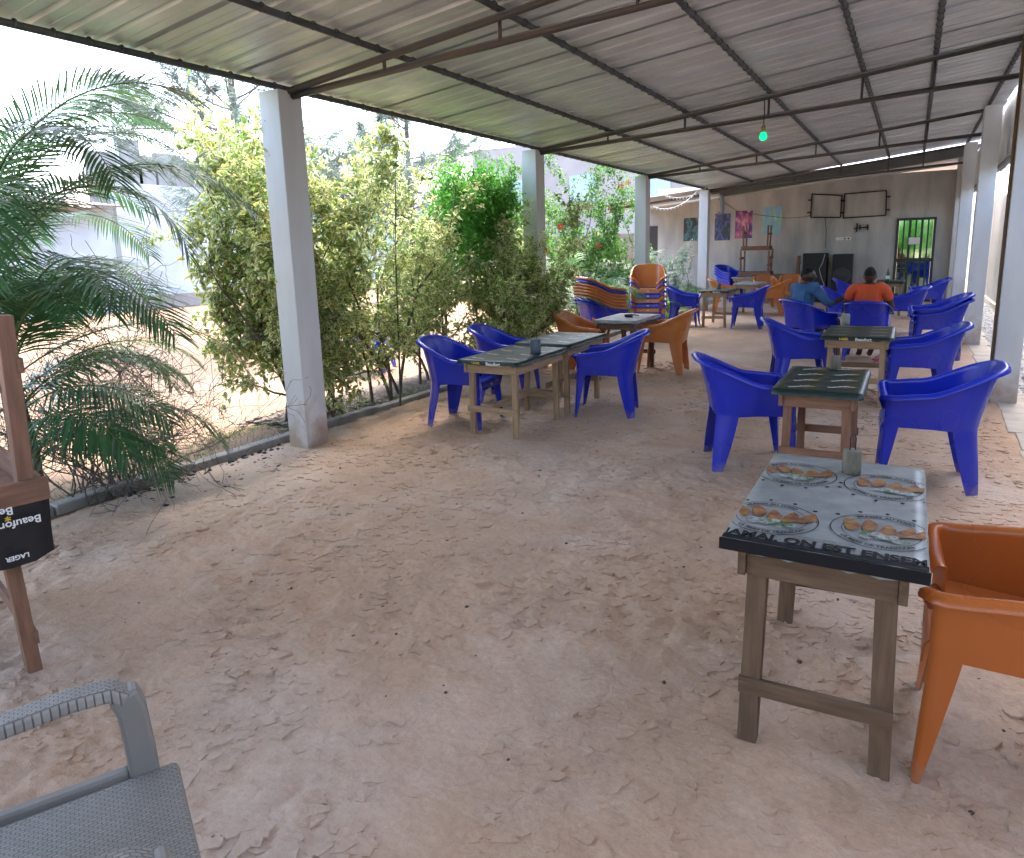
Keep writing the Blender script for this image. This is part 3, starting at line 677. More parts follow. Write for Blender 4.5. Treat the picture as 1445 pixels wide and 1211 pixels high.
def chair_at(px, py, deg, colr, label, group=None, zr=0.81):
    """place by the pixel of the middle of the back rim"""
    p = G(px, py, zr); a = R(deg); return chair(p.x+0.375*math.cos(a), p.y+0.375*math.sin(a), deg, colr, label, group)

B, O = 'blue', 'orange'
chair(-0.97, 5.2, 22, B, 'blue plastic armchair on the planted side of the small green topped table with reddish apron')
chair(0.17, 5.28, 183, B, 'blue plastic armchair on the gravel side of the small green topped table with reddish apron')
chair(-0.98, 7.95, 15, B, 'blue plastic armchair on the planted side of the green table behind the person in orange')
chair(0.13, 7.75, 185, B, 'blue plastic armchair on the gravel side of the green table behind the person in orange')
c5 = chair(0.34, 11.0, 187, B, 'lower blue armchair of the nested pair beside the pale pillar', 'nested pair of blue chairs')
chair(0.34, 11.0, 187, B, 'upper blue armchair of the nested pair beside the pale pillar', 'nested pair of blue chairs', z=0.065)
chair(0.32, 16.6, 188, B, 'blue armchair nearest the barred door')
chair(-0.08, 13.7, 184, B, 'blue armchair between the nested pair and the barred door')
C8 = (-1.22, 10.75, 48); chair(*C8, B, 'blue armchair in which the person in denim sits')
C9 = (-0.47, 10.6, 88); chair(*C9, B, 'blue armchair in which the person in the orange shirt sits')
chair(-1.02, 13.9, 12, B, 'empty blue armchair facing the two seated people')
chair(-1.05, 16.6, 8, B, 'blue armchair in front of the loudspeaker near the bottle table')
chair(-3.62, 5.42, 8, B, 'blue armchair at the long green tables, on the side of the lone pillar')
chair(-3.72, 6.45, 12, B, 'blue armchair at the long green tables, backed by the bougainvillea and green creeper')
chair(-2.52, 6.32, 195, B, 'blue armchair on the open floor side of the long green tables')
chair(-3.60, 8.2, 5, O, 'orange armchair at the grey table, on the planted side')
chair(-2.70, 8.72, 185, O, 'orange armchair at the grey table, on the open floor side')
chair(-3.92, 13.95, 8, B, 'blue armchair between the dark table and the lime green palm')
chair(-2.68, 13.95, 187, B, 'blue armchair at the dark table on the side of the person in denim')
chair(-3.75, 16.75, 15, O, 'orange armchair at the pale topped table, on the side of the drain pipe pillar')
chair(-2.66, 16.4, 183, O, 'orange armchair at the pale topped table, on the side of the loudspeakers')
chair(-3.05, 18.2, -60, O, 'orange armchair in front of the table stack at the end wall')
chair(-2.50, 18.4, -75, O, 'orange armchair in front of the reddish table by the loudspeaker')
p = G(525, 522); chair(p.x, p.y, 200, B, 'blue armchair out in the sandy yard behind the bougainvillea')
chair(0.40, 2.44, 178, 'shaded_brown_orange', 'brown orange armchair with shade in its colour, drawn up to the seafood print table')
# stacks
S1 = PY(852, 430, 9.75); s1c = [B, B, O, O, O, O, O, B, O]
for k, cc in enumerate(s1c):
    chair(-4.08-k*0.004, 10.0, 56, cc, ('orange' if cc == O else 'blue')+' armchair, '+['lowest', 'second lowest', 'third', 'fourth', 'fifth', 'sixth', 'seventh', 'eighth', 'topmost'][k]+' in the mixed stack of nine by the palms', 'tall mixed chair stack', z=k*0.046)
p = PY(913, 420, 11.55)
for k, cc in enumerate([B, B, O, B, O, B, O]):
    chair(p.x, 11.6, -72, cc, ('orange' if cc == O else 'blue')+' armchair, '+['lowest', 'second lowest', 'third', 'fourth', 'fifth', 'sixth', 'topmost'][k]+' in the stack of seven beside the white pillar', 'chair stack by the white pillar', z=k*0.080)
for k in range(4): chair(-4.45, 20.35, -30, B, 'blue armchair in the stack against the end wall by the drain pipe, '+['lowest', 'second', 'third', 'topmost'][k], 'blue chair stack at the end wall', z=k*0.07)

# ------------------------------------------------------------------ grey rattan-look chair in the foreground
def rattan():
    m = bpy.data.materials.new('rattan_weave'); m.use_nodes = True; nt = m.node_tree; b = nt.nodes['Principled BSDF']
    b.inputs['Roughness'].default_value = 0.42; b.inputs['Base Color'].default_value = (0.25, 0.26, 0.25, 1)
    tc = nt.nodes.new('ShaderNodeTexCoord'); br_ = nt.nodes.new('ShaderNodeTexBrick'); br_.inputs['Scale'].default_value = 1.0
    mp = nt.nodes.new('ShaderNodeMapping'); mp.inputs['Scale'].default_value = (62, 62, 62)
    br_.inputs['Mortar Size'].default_value = 0.12; br_.inputs['Mortar Smooth'].default_value = 0.8; br_.inputs['Row Height'].default_value = 0.5; br_.inputs['Brick Width'].default_value = 1.0
    br_.inputs['Color1'].default_value = (0.33, 0.31, 0.275, 1); br_.inputs['Color2'].default_value = (0.28, 0.265, 0.235, 1); br_.inputs['Mortar'].default_value = (0.15, 0.15, 0.145, 1)
    nt.links.new(tc.outputs['Object'], mp.inputs[0]); nt.links.new(mp.outputs[0], br_.inputs['Vector']); nt.links.new(br_.outputs['Color'], b.inputs['Base Color'])
    bp = nt.nodes.new('ShaderNodeBump'); bp.invert = True; bp.inputs['Strength'].default_value = 0.9; bp.inputs['Distance'].default_value = 0.004
    nt.links.new(br_.outputs['Fac'], bp.inputs['Height']); nt.links.new(bp.outputs[0], b.inputs['Normal']); return m
M['rattan'] = rattan()
_sh = G(188, 966, 0.65)-G(227, 945, 0.65)
rc = thing('rattan_armchair', 'grey rattan look plastic armchair with open arms, turned towards the tables', 'chair', (-1.36+_sh.x, 0.52+_sh.y, -0.004), R(62))
def bar(pts, w, t, nrm_y=1):      # flat bar swept in an x-z plane at constant y, width along y
    mbb = MB(); n = len(pts); vs = []
    for i, (x, y, z) in enumerate(pts):
        a = Vector(pts[max(i-1, 0)]); c = Vector(pts[min(i+1, n-1)]); tt = (c-a).normalized(); up = Vector((-tt.z, 0, tt.x))
        for sy, su in ((-1, -1), (1, -1), (1, 1), (-1, 1)): vs.append(Vector((x, y, z)) + Vector((0, sy*w/2, 0)) + up*su*t/2)
    fs = [(i*4+k, i*4+(k+1) % 4, (i+1)*4+(k+1) % 4, (i+1)*4+k) for i in range(n-1) for k in range(4)] + [(3, 2, 1, 0), tuple((n-1)*4+k for k in range(4))]
    return mbb.add(vs, fs)
for s in (-1, 1):
    yy = s*0.275
    pts = [(-0.27, yy, 0.60), (-0.15, yy, 0.628), (0.0, yy, 0.648), (0.14, yy, 0.660), (0.215, yy, 0.656), (0.245, yy, 0.632)]
    bar(pts, 0.062, 0.034).obj('armrest', M['rattan'], rc, bev=0.009)
    pts = [(0.238, yy, 0.645), (0.252, yy, 0.60), (0.258, yy, 0.5), (0.262, yy, 0.40), (0.275, yy, 0.2), (0.285, yy, 0.0)]
    bar(pts, 0.055, 0.062).obj('leg', M['grey_rattan'], rc, bev=0.01)
    pts = [(-0.36, yy*0.95, 0.86), (-0.30, yy, 0.60), (-0.24, yy, 0.40), (-0.27, yy, 0.2), (-0.32, yy, 0.0)]
    bar(pts, 0.05, 0.06).obj('leg', M['grey_rattan'], rc, bev=0.01)
    b = MB(); b.box((-0.02, yy, 0.415), (0.50, 0.028, 0.075)); b.obj('side_rail', M['grey_rattan'], rc, bev=0.006)
b = MB(); b.box((0.045, 0, 0.425), (0.57, 0.51, 0.035)); b.obj('seat', M['rattan'], rc, bev=0.012)
b = MB(); b.add([(-0.27, -0.25, 0.45), (-0.27, 0.25, 0.45), (-0.355, 0.24, 0.87), (-0.355, -0.24, 0.87), (-0.245, -0.25, 0.45), (-0.245, 0.25, 0.45), (-0.33, 0.24, 0.87), (-0.33, -0.24, 0.87)], [(0, 3, 2, 1), (4, 5, 6, 7), (0, 1, 5, 4), (1, 2, 6, 5), (2, 3, 7, 6), (3, 0, 4, 7)]); b.obj('backrest', M['rattan'], rc, bev=0.008)

# ------------------------------------------------------------------ tables
def clothmat(name, base, rough=0.35):
    return nmat(name, base, rough, bump=0.25, bscale=9, var=0.15, vscale=6, spec=0.5)
M['green_vinyl'] = clothmat('green_vinyl', (0.006, 0.024, 0.019), 0.4)
M['black_vinyl'] = clothmat('black_vinyl', (0.010, 0.012, 0.016))
M['grey_vinyl'] = nmat('grey_print_vinyl', (0.27, 0.285, 0.28), 0.42, bump=0.25, bscale=12, var=0.25, vscale=9, base2=(0.18, 0.195, 0.19))
M['grey_board'] = nmat('grey_board', (0.33, 0.34, 0.34), 0.6, var=0.35, vscale=8, base2=(0.2, 0.2, 0.2))
M['ink_white'] = nmat('white_print', (0.72, 0.74, 0.72), 0.45); M['ink_yellow'] = nmat('yellow_print', (0.62, 0.42, 0.03), 0.45)
M['ink_black'] = nmat('black_print', (0.010, 0.010, 0.012), 0.7, spec=0.2)
def table(x0, x1, y0, y1, h, label, wood, cloth, long_rail=False, rz=0.0, overhang=0.05, drop=0.036, lean=True, rail_z=0.20, flip=False, loc=None, legw=0.05, inset=0.045, ah=0.085):
    cx, cy = (x0+x1)/2, (y0+y1)/2; w, l = x1-x0, y1-y0
    t = thing('wooden_table', label, 'table', loc or (cx, cy, 0), rz, None)
    if flip: t.rotation_euler = (PI, 0, rz)
    b = MB(); b.box((0, 0, h-0.018), (w, l, 0.026)); tp = b.obj('tabletop', wood, t, bev=0.002)
    if cloth is not None:
        nx, ny = 15, 23; X = np.linspace(-w/2-0.004, w/2+0.004, nx); Yy = np.linspace(-l/2-0.004, l/2+0.004, ny)
        GX, GY = np.meshgrid(X, Yy); GZ = np.full_like(GX, h-0.001) + rng.normal(0, 0.0007, GX.shape)
        # skirt ring folded over the edges
        V = [np.stack([GX, GY, GZ], -1).reshape(-1, 3)]; F = [gridF(ny, nx)]; k = nx*ny; idx = np.arange(k).reshape(ny, nx)
        ringi = np.concatenate([idx[0, :-1], idx[:-1, -1], idx[-1, :0:-1], idx[:0:-1, 0]]); rv = V[0][ringi]; m = len(ringi)
        d1 = rv.copy(); d1[:, 2] -= drop*(0.75+0.45*rng.random(m)); sgnv = np.stack([np.sign(rv[:, 0])*(np.abs(rv[:, 0]) > w/2-0.001), np.sign(rv[:, 1])*(np.abs(rv[:, 1]) > l/2-0.001)], -1)
        d1[:, :2] += sgnv*(0.004+0.004*rng.random((m, 1)))
        V.append(d1); j = np.arange(m); jn = (j+1) % m
        F.append(np.stack([ringi[j], k+j, k+jn, ringi[jn]], -1))
        mobj('cover', grid_mesh('cover', np.concatenate(V), np.concatenate(F), cloth), t)
    az = h-0.032-ah/2
    ix, iy = w/2-inset, l/2-inset-0.012
    for s in (-1, 1):
        b = MB(); b.box((s*ix, 0, az), (0.024, 2*iy+0.05, ah)); b.obj('apron', grain(wood, 'y'), t, bev=0.002)
        b = MB(); b.box((0, s*iy, az-0.002), (2*ix-0.026, 0.024, ah)); b.obj('apron', grain(wood, 'x'), t, bev=0.002)
    for sx in (-1, 1):
        for sy in (-1, 1):
            b = MB(); top = Vector((sx*(ix-0.013-legw/2), sy*(iy-0.013-legw*0.38), h-0.04)); bot = top + Vector((sx*random.uniform(0.0, 0.018) if lean else 0, sy*random.uniform(0, 0.02) if lean else 0, -(h-0.04)))
            b.beam(bot, top, legw*0.76, legw, (1, 0, 0)); b.obj('leg', wood, t, bev=0.003)
    for sy in (-1, 1):
        b = MB(); zz = rail_z + random.uniform(-0.02, 0.03); b.beam((-ix, sy*(iy+0.0), zz), (ix, sy*(iy+0.0), zz+random.uniform(-0.015, 0.015)), 0.02, 0.055); b.obj('stretcher', grain(wood, 'x'), t, bev=0.002)
    if long_rail:
        b = MB(); b.beam((0, -iy+0.01, rail_z+0.05), (0, iy-0.01, rail_z+0.05), 0.022, 0.055); b.obj('stretcher', grain(wood, 'y'), t, bev=0.002)
    return t, w, l, h
def grain(wood, ax):
    key = wood.name+'_'+ax
    if key not in M:
        m = wood.copy(); m.name = key; M[key] = m
        m.node_tree.nodes['Mapping'].inputs['Scale'].default_value = (1, 9, 9) if ax == 'x' else (9, 1, 9)
    return M[key]
def lettering(parent, items, mat, name='lettering'):
    """items: (text, size, matrix) flat print laid on the cover"""
    mbb = MB()
    for txt, size, Mx, bold in items:
        V, Fs = text_mesh(txt, size, bold=bold); mbb.add([Mx @ v for v in V], Fs)
    return mbb.obj(name, mat, parent)
def on_top(x, y, z, a): return Matrix.Translation((x, y, z)) @ Matrix.Rotation(a, 4, 'Z')
def on_front(x, y, z, a=0.0, up=False): return Matrix.Translation((x, y, z)) @ Matrix.Rotation(R(90), 4, 'X') @ Matrix.Rotation(PI if up else a, 4, 'Z')

# T1 foreground with seafood print
t1, w1, l1, h1 = table(-0.445, 0.095, 2.06, 3.04, 0.72, 'table with grey seafood print cover and dark lettered edge', M['woodgrey'], M['grey_vinyl'], rail_z=0.20, legw=0.06, ah=0.10, drop=0.036, inset=0.05)
zt = h1+0.0025
mred = nmat('prawn_orange', (0.12, 0.040, 0.02), 0.5, var=0.5, vscale=34, base2=(0.34, 0.17, 0.05)); mgrn = nmat('shell_grey', (0.16, 0.19, 0.18), 0.5, var=0.6, vscale=55, base2=(0.42, 0.44, 0.42)); mlf = nmat('herb_green', (0.06, 0.15, 0.04), 0.5)
lines, prawn, herb, shells = MB(), MB(), MB(), MB()
txts = []
def arcband(mbx, cx, cy, r0, r1, a0, a1, z, n=28):
    vs = []
    for k in range(n+1):
        a = a0+(a1-a0)*k/n; vs += [(cx+r0*math.cos(a), cy+r0*math.sin(a), z), (cx+r1*math.cos(a), cy+r1*math.sin(a), z)]
    mbx.add(vs, [(2*k, 2*k+1, 2*k+3, 2*k+2) for k in range(n)])
def clipadd(mbx, vs, fs):
    vs = [Vector((min(max(v[0], -w1/2), w1/2), min(max(v[1], -l1/2), l1/2), v[2])) for v in vs]; mbx.add(vs, fs)
class CL(MB):
    def add(s, vs, fs, smooth=False):
        return MB.add(s, [(min(max(v[0], -w1/2), w1/2), min(max(v[1], -l1/2), l1/2), v[2]) for v in vs], fs, smooth)
lines, prawn, herb, shells = CL(), CL(), CL(), CL()
def arctext(txt, size, cx, cy, r_, mid, flipd):
    V, Fs = text_mesh(txt, size, bold=0.0006); mbx = lines; vs = []
    for v in V:
        a = mid - v.x/r_ if not flipd else mid + v.x/r_
        rr = r_ + v.y if not flipd else r_ - v.y
        vs.append((cx+rr*math.cos(a), cy+rr*math.sin(a), zt+0.0004))
    mbx.add(vs, Fs)
ER = 1.16
for (cx, cy, rot) in ((-0.165, -0.275, 0.15), (0.150, -0.255, -0.1), (-0.155, 0.225, 0.3), (0.155, 0.195, -0.2)):
    lines = CL(); arcband(lines, cx, cy, 0.120*ER, 0.1228*ER, 0, 2*PI, zt, 48); arcband(lines, cx, cy, 0.093*ER, 0.0948*ER, 0, 2*PI, zt, 40)
    arctext('LA BIERE DE TRADITION', 0.020, cx, cy, 0.106*ER, R(-90)+rot, True); arctext('BRASSEE AU TOGO', 0.020, cx, cy, 0.106*ER, R(90)+rot, False)
    for k in range(5):
        a = R(35+k*28) + (0 if cy < 0 else PI) + rot; x_, y_ = cx+0.142*ER*math.cos(a), cy+0.142*ER*math.sin(a)
        lines.box((x_, y_, zt), (0.013, 0.006, 0.0006), a); lines.box((x_, y_, zt+0.0003), (0.005, 0.013, 0.0006), a)
    lo = lines.obj('printed_emblem', M['ink_black'], t1); lo['kind'] = 'stuff'
    for k in range(5):
        prawn = CL(); bxx, byy = cx-0.085+k*0.040, cy-0.022+0.014*math.sin(k*2.0); a0 = R(78-13*k)+rot; L = 0.105; n = 8; vs = []
        for j in range(n+1):
            t_ = j/n; wd = 0.023*math.sin(PI*min(1, t_*0.93+0.07))**0.8; px_, py_ = bxx+math.cos(a0+0.5*t_)*L*t_, byy+math.sin(a0+0.5*t_)*L*t_
            nx_, ny_ = -math.sin(a0+0.5*t_), math.cos(a0+0.5*t_); vs += [(px_+nx_*wd, py_+ny_*wd, zt+0.0006+k*0.0002), (px_-nx_*wd, py_-ny_*wd, zt+0.0006+k*0.0002)]
        prawn.add(vs, [(2*j, 2*j+1, 2*j+3, 2*j+2) for j in range(n)]); prawn.obj('printed_prawn', mred, t1)
    for k in range(3): 
        shells = CL()
        for q in range(8):
            a = random.uniform(0, 6.28); rr = random.uniform(0.0, 0.07); x_, y_ = cx+rr*math.cos(a)+0.01, cy-0.05+0.4*rr*math.sin(a); r2 = random.uniform(0.007, 0.018)
            arcband(shells, x_, y_, r2*0.5, r2, 0, 2*PI, zt+0.0018+k*0.0004+q*0.00004, 12)
        so_ = shells.obj('printed_shells', (mgrn, mlf, mgrn)[k], t1); so_['kind'] = 'stuff'
b = MB(); b.box((0, -l1/2+0.012, zt-0.0012), (w1+0.008, 0.03, 0.0012)); b.box((0, -l1/2-0.0105, h1-0.017), (w1+0.018, 0.006, 0.036)); b.obj('dark_edge', M['ink_black'], t1)
V, Fs = text_mesh('JAMAI, ON EST ENSEM', 0.056, bold=0.0026); cl = CL()
cl.add([Vector((v.x*1.0, v.y*1.1-l1/2+0.044, zt+0.0006)) for v in V], Fs); cl.obj('lettering', M['ink_black'], t1)
lettering(t1, [('LA BIERE DE TRADITION EST BRASSEE AU TOGO', 0.010, on_top(-0.02, -l1/2+0.090, zt, 0), 0), ('A CONSOMMER AVEC MODERATION', 0.009, on_top(0.0, -l1/2+0.076, zt, 0), 0)], M['ink_black'])

LOGO = {}
def logo_mesh(txt, size, mat):
    if (txt, mat) not in LOGO:
        V, Fs = text_mesh(txt, size, bold=0.0012); b = MB(); b.add(V, Fs); LOGO[(txt, mat)] = b.mesh('logo_print', M[mat])
    return LOGO[(txt, mat)]
def beer_logo(t, w, l, h, spots, front=True, size=0.06):
    z = h+0.0025
    def put(me, Mx): o = mobj('logo_print', me, t); o.matrix_local = Mx
    for (x, y, a, s_) in spots:
        put(logo_mesh('Beaufort', 0.040, 'ink_white'), on_top(x, y, z, a)); put(logo_mesh('LAGER', 0.026, 'ink_yellow'), on_top(x+0.05*math.cos(a)+0.035*math.sin(a), y+0.05*math.sin(a)-0.035*math.cos(a), z, a))
    if front: put(logo_mesh('Beaufort', 0.040, 'ink_white'), on_front(0.06, -l/2-0.014, h-0.024)); put(logo_mesh('LAGER', 0.026, 'ink_yellow'), on_front(-0.11, -l/2-0.014, h-0.022))
def spots_for(w, l, a, n=12):
    out = []
    for i in range(2):
        for j in range(4): out.append((-w/2+0.14+i*(w-0.28), -l/2+0.11+j*(l-0.22)/3+0.06*(i % 2), a, 1.0))
    return out
t2, w2, l2, h2 = table(-0.70, -0.20, 4.50, 5.40, 0.71, 'green topped table with reddish apron between two blue chairs', M['woodred'], M['green_vinyl'], rail_z=0.28)
beer_logo(t2, w2, l2, h2, spots_for(w2, l2, R(38)), False)
t3, w3, l3, h3 = table(-0.72, -0.10, 7.40, 8.40, 0.69, 'green covered pale wood table behind the person in orange', M['wood'], M['green_vinyl'], rail_z=0.24)
beer_logo(t3, w3, l3, h3, spots_for(w3, l3, R(20)))
t4, w4, l4, h4 = table(-3.37, -2.78, 4.98, 5.93, 0.68, 'lettered edged one of the two long green covered tables by the bougainvillea', M['wood'], M['green_vinyl'], True, rail_z=0.22)
beer_logo(t4, w4, l4, h4, spots_for(w4, l4, R(-12)))
t4b, wb, lb, hb_ = table(-3.36, -2.77, 5.99, 6.92, 0.70, 'plain edged one of the two long green covered tables by the bougainvillea', M['wood'], M['green_vinyl'], True, rail_z=0.22)
beer_logo(t4b, wb, lb, hb_, spots_for(wb, lb, R(-12)), False)
table(-3.42, -2.86, 8.1, 9.05, 0.71, 'bare grey topped table between two orange chairs', M['woodgrey'], M['grey_board'])
t5, w5, l5, h5 = table(-3.58, -3.02, 13.75, 14.75, 0.71, 'dark covered table between two blue chairs near the white pillar', M['wood'], M['green_vinyl'])
beer_logo(t5, w5, l5, h5, spots_for(w5, l5, R(10)))
table(-3.45, -2.90, 16.2, 17.1, 0.72, 'pale topped table between two orange chairs', M['wood'], M['grey_board'])
t7, w7, l7, h7 = table(-0.62, -0.10, 16.9, 17.8, 0.72, 'table with a green bottle near the barred door', M['wood'], M['green_vinyl'])
# upturned tables stacked at the end wall
def upturned(x, y, z, rz, label, wood, cloth=None, w=0.55, l=0.9, h=0.70):
    t, *_ = table(-w/2, w/2, -l/2, l/2, h, label, wood, cloth, False, rz, flip=True, loc=(x, y, z+h)); t['group'] = 'tables stacked at the end wall'; return t
def upright(x, y, rz, label, wood, w=0.55, l=0.9, h=0.70):
    t, *_ = table(-w/2, w/2, -l/2, l/2, h, label, wood, M['grey_board'], False, rz, loc=(x, y, 0)); t['group'] = 'tables stacked at the end wall'; return t
upright(-3.75, 20.0, R(90), 'pale topped table at the end wall carrying a stack of upturned tables', M['wood'], l=1.0)
upturned(-3.72, 20.25, 0.712, R(88), 'upturned reddish table, lower of the two, on the end wall stack', M['woodred'], l=0.9, h=0.68)
upright(-2.98, 20.1, R(90), 'reddish table at the end wall beside the loudspeaker', M['woodred'], l=0.95, h=0.62)
upturned(-3.0, 20.25, 0.635, R(90), 'upturned brown table on the reddish table by the loudspeaker', M['woodred'], l=0.9, h=0.6)
tt = upturned(-3.72, 20.25, 1.40, R(90), 'topmost upturned brown table in front of the blue poster', M['woodred'], l=0.8, h=0.66)
# left foreground: table carrying an upturned one
rzL = R(-14); ux = Vector((math.cos(rzL), math.sin(rzL), 0)); uy = Vector((-math.sin(rzL), math.cos(rzL), 0))
cor = Vector((-2.86, 1.30, 0)); cenL = cor - ux*0.48 - uy*0.29
tl_, *_ = table(-0.48, 0.48, -0.29, 0.29, 0.70, 'brown wooden table at the palm carrying an upturned table', M['woodred'], None, rz=rzL, loc=tuple(cenL), rail_z=0.16, legw=0.065)
cn2 = cenL + ux*0.085 + uy*0.01
ti_, *_ = table(-0.48, 0.48, -0.29, 0.29, 0.72, 'upturned table with black lettered cover lying on the brown table', M['woodred'], None, rz=rzL, flip=True, loc=(cn2.x, cn2.y, 0.702+0.72), rail_z=0.17, legw=0.07, inset=-0.012)
# its loose black cover hanging down between the two tops, in the upturned table's own frame (z up = down)
nx, nz = 40, 9; Vc = []
perim = [(-0.49, -0.302), (0.49, -0.302), (0.49, 0.302), (-0.49, 0.302)]
path = []
for k in range(4):
    a, c = perim[k], perim[(k+1) % 4]
    for j in range(18): path.append((a[0]+(c[0]-a[0])*j/18, a[1]+(c[1]-a[1])*j/18))
path.append(path[0]); npth = len(path)
for r_ in range(nz):
    t_ = r_/(nz-1)
    for k, (x, y) in enumerate(path):
        n_ = Vector((x/0.49, y/0.302)); n_ = Vector((n_.x if abs(n_.x) > 0.99 else 0, n_.y if abs(n_.y) > 0.99 else 0)); 
        if n_.length > 0: n_.normalize()
        wv = 0.012*math.sin(k*0.9+2.0*t_)*t_ + 0.006*math.sin(k*2.3)*t_
        Vc.append((x+n_.x*(0.012+wv), y+n_.y*(0.012+wv), 0.655+0.235*t_*(1+0.10*math.sin(k*0.35))))
mobj('cover', grid_mesh('cover', Vc, gridF(nz, npth), M['black_vinyl']), ti_)
def on_side(x, y, z): # lettering on the +x (short) or -y face in the upturned frame, reads upside down in the room
    return Matrix.Translation((x, y, z)) @ Matrix.Rotation(R(90), 4, 'Z') @ Matrix.Rotation(R(90), 4, 'X')
for txt, sz, yy, zz, mm in (('Beaufort', 0.040, -0.12, 0.690, 'ink_white'), ('Beaufort', 0.040, -0.20, 0.742, 'ink_white'), ('LAGER', 0.024, -0.18, 0.868, 'ink_white'), ('LAGER', 0.018, -0.12, 0.668, 'ink_white'), ('*', 0.045, -0.17, 0.71, 'ink_yellow')):
    lettering(ti_, [(txt, sz, on_side(0.530, yy, zz), 0.0008)], M[mm])
# table number blocks with wire loops, and small things on the tables
mblk = nmat('grey_wood_block', (0.20, 0.18, 0.14), 0.85, bump=0.4, bscale=40, var=0.35, vscale=12, stretch=(4, 4, 1))
def block(x, y, z, s, label, mat=mblk):
    o = thing('table_block', label, 'wood block', (x, y, z), random.uniform(0, 6), group='wooden blocks with wire loops')
    b = MB(); b.lathe([(0.0, 0.0), (0.036*s, 0.0), (0.037*s, 0.03*s), (0.036*s, 0.095*s), (0.034*s, 0.10*s), (0.0, 0.10*s)], n=18); b.obj('block', mat, o)
    b = MB(); b.tube([(-0.010*s, 0, 0.098*s), (-0.011*s, 0, 0.15*s), (-0.007*s, 0, 0.165*s), (0, 0, 0.171*s), (0.007*s, 0, 0.165*s), (0.011*s, 0, 0.15*s), (0.010*s, 0, 0.098*s)], 0.0022, 6); b.obj('wire_loop', M['wire'], o)
p = G(1201, 668, h1); block(p.x, p.y, h1+0.001, 0.92, 'grey wooden block with wire loop on the seafood print table')
p = G(1179, 521, h2); block(p.x, p.y, h2+0.001, 0.95, 'dark wooden block with wire loop on the green table with reddish apron')
p = G(1193, 458, h3); block(p.x, p.y, h3+0.001, 1.15, 'pale wooden block with wire loop on the table behind the person in orange', nmat('pale_block', (0.3, 0.3, 0.25), 0.7))
p = G(756, 499, h4); block(p.x+0.0, p.y, h4+0.001, 1.3, 'bluish block with wire loop on the long green tables', nmat('blue_grey_block', (0.08, 0.10, 0.14), 0.5))
p = G(1014, 408, h5); block(p.x, p.y, h5+0.001, 1.2, 'small block on the dark table near the white pillar')
bt = thing('beer_bottle', 'green glass bottle on the table by the barred door', 'bottle', (-0.42, 17.0, h7+0.001))
b = MB(); b.lathe([(0.0, 0.0), (0.034, 0.0), (0.035, 0.02), (0.035, 0.15), (0.028, 0.185), (0.013, 0.22), (0.013, 0.27), (0.0, 0.272)], n=16); b.obj('glass_body', nmat('green_glass', (0.01, 0.09, 0.04), 0.1), bt)
b = MB(); b.lathe([(0.0356, 0.05), (0.0358, 0.12)], n=16); b.obj('bottle_label', M['ink_white'], bt)
p = G(893, 445, 0.71); at = thing('ashtray', 'small black ashtray on the bare grey table', 'ashtray', (-3.12, 8.55, 0.712))
b = MB(); b.lathe([(0.0, 0.0), (0.05, 0.0), (0.06, 0.03), (0.055, 0.03), (0.045, 0.008), (0.0, 0.008)], n=16); b.obj('dish', M['black'], at)
b = MB(); b.beam((0.03, 0, 0.032), (0.13, 0.02, 0.02), 0.02, 0.012); b.obj('handle', M['black'], at)

# ------------------------------------------------------------------ people
def skin_mesh(joints, edges, root, levels=2):
    names = list(joints); idx = {n: i for i, n in enumerate(names)}
    me = bpy.data.meshes.new('tmp'); me.from_pydata([joints[n][0] for n in names], [(idx[a], idx[b]) for a, b in edges], [])
    o = bpy.data.objects.new('tmp', me); COL.objects.link(o)
    md = o.modifiers.new('skin', 'SKIN'); md.use_smooth_shade = True
    sv = me.skin_vertices[0].data
    for n in names:
        r_ = joints[n][1]; sv[idx[n]].radius = (r_, r_) if not hasattr(r_, '__len__') else r_
        sv[idx[n]].use_root = (n == root)
    sb_ = o.modifiers.new('sub', 'SUBSURF'); sb_.levels = levels; sb_.render_levels = levels
    bpy.context.view_layer.update(); dg = bpy.context.evaluated_depsgraph_get()
    m2 = bpy.data.meshes.new_from_object(o.evaluated_get(dg))
    V = [v.co.copy() for v in m2.vertices]; F = [tuple(p.vertices) for p in m2.polygons]
    COL.objects.unlink(o); bpy.data.objects.remove(o); bpy.data.meshes.remove(me); bpy.data.meshes.remove(m2)
    return V, F
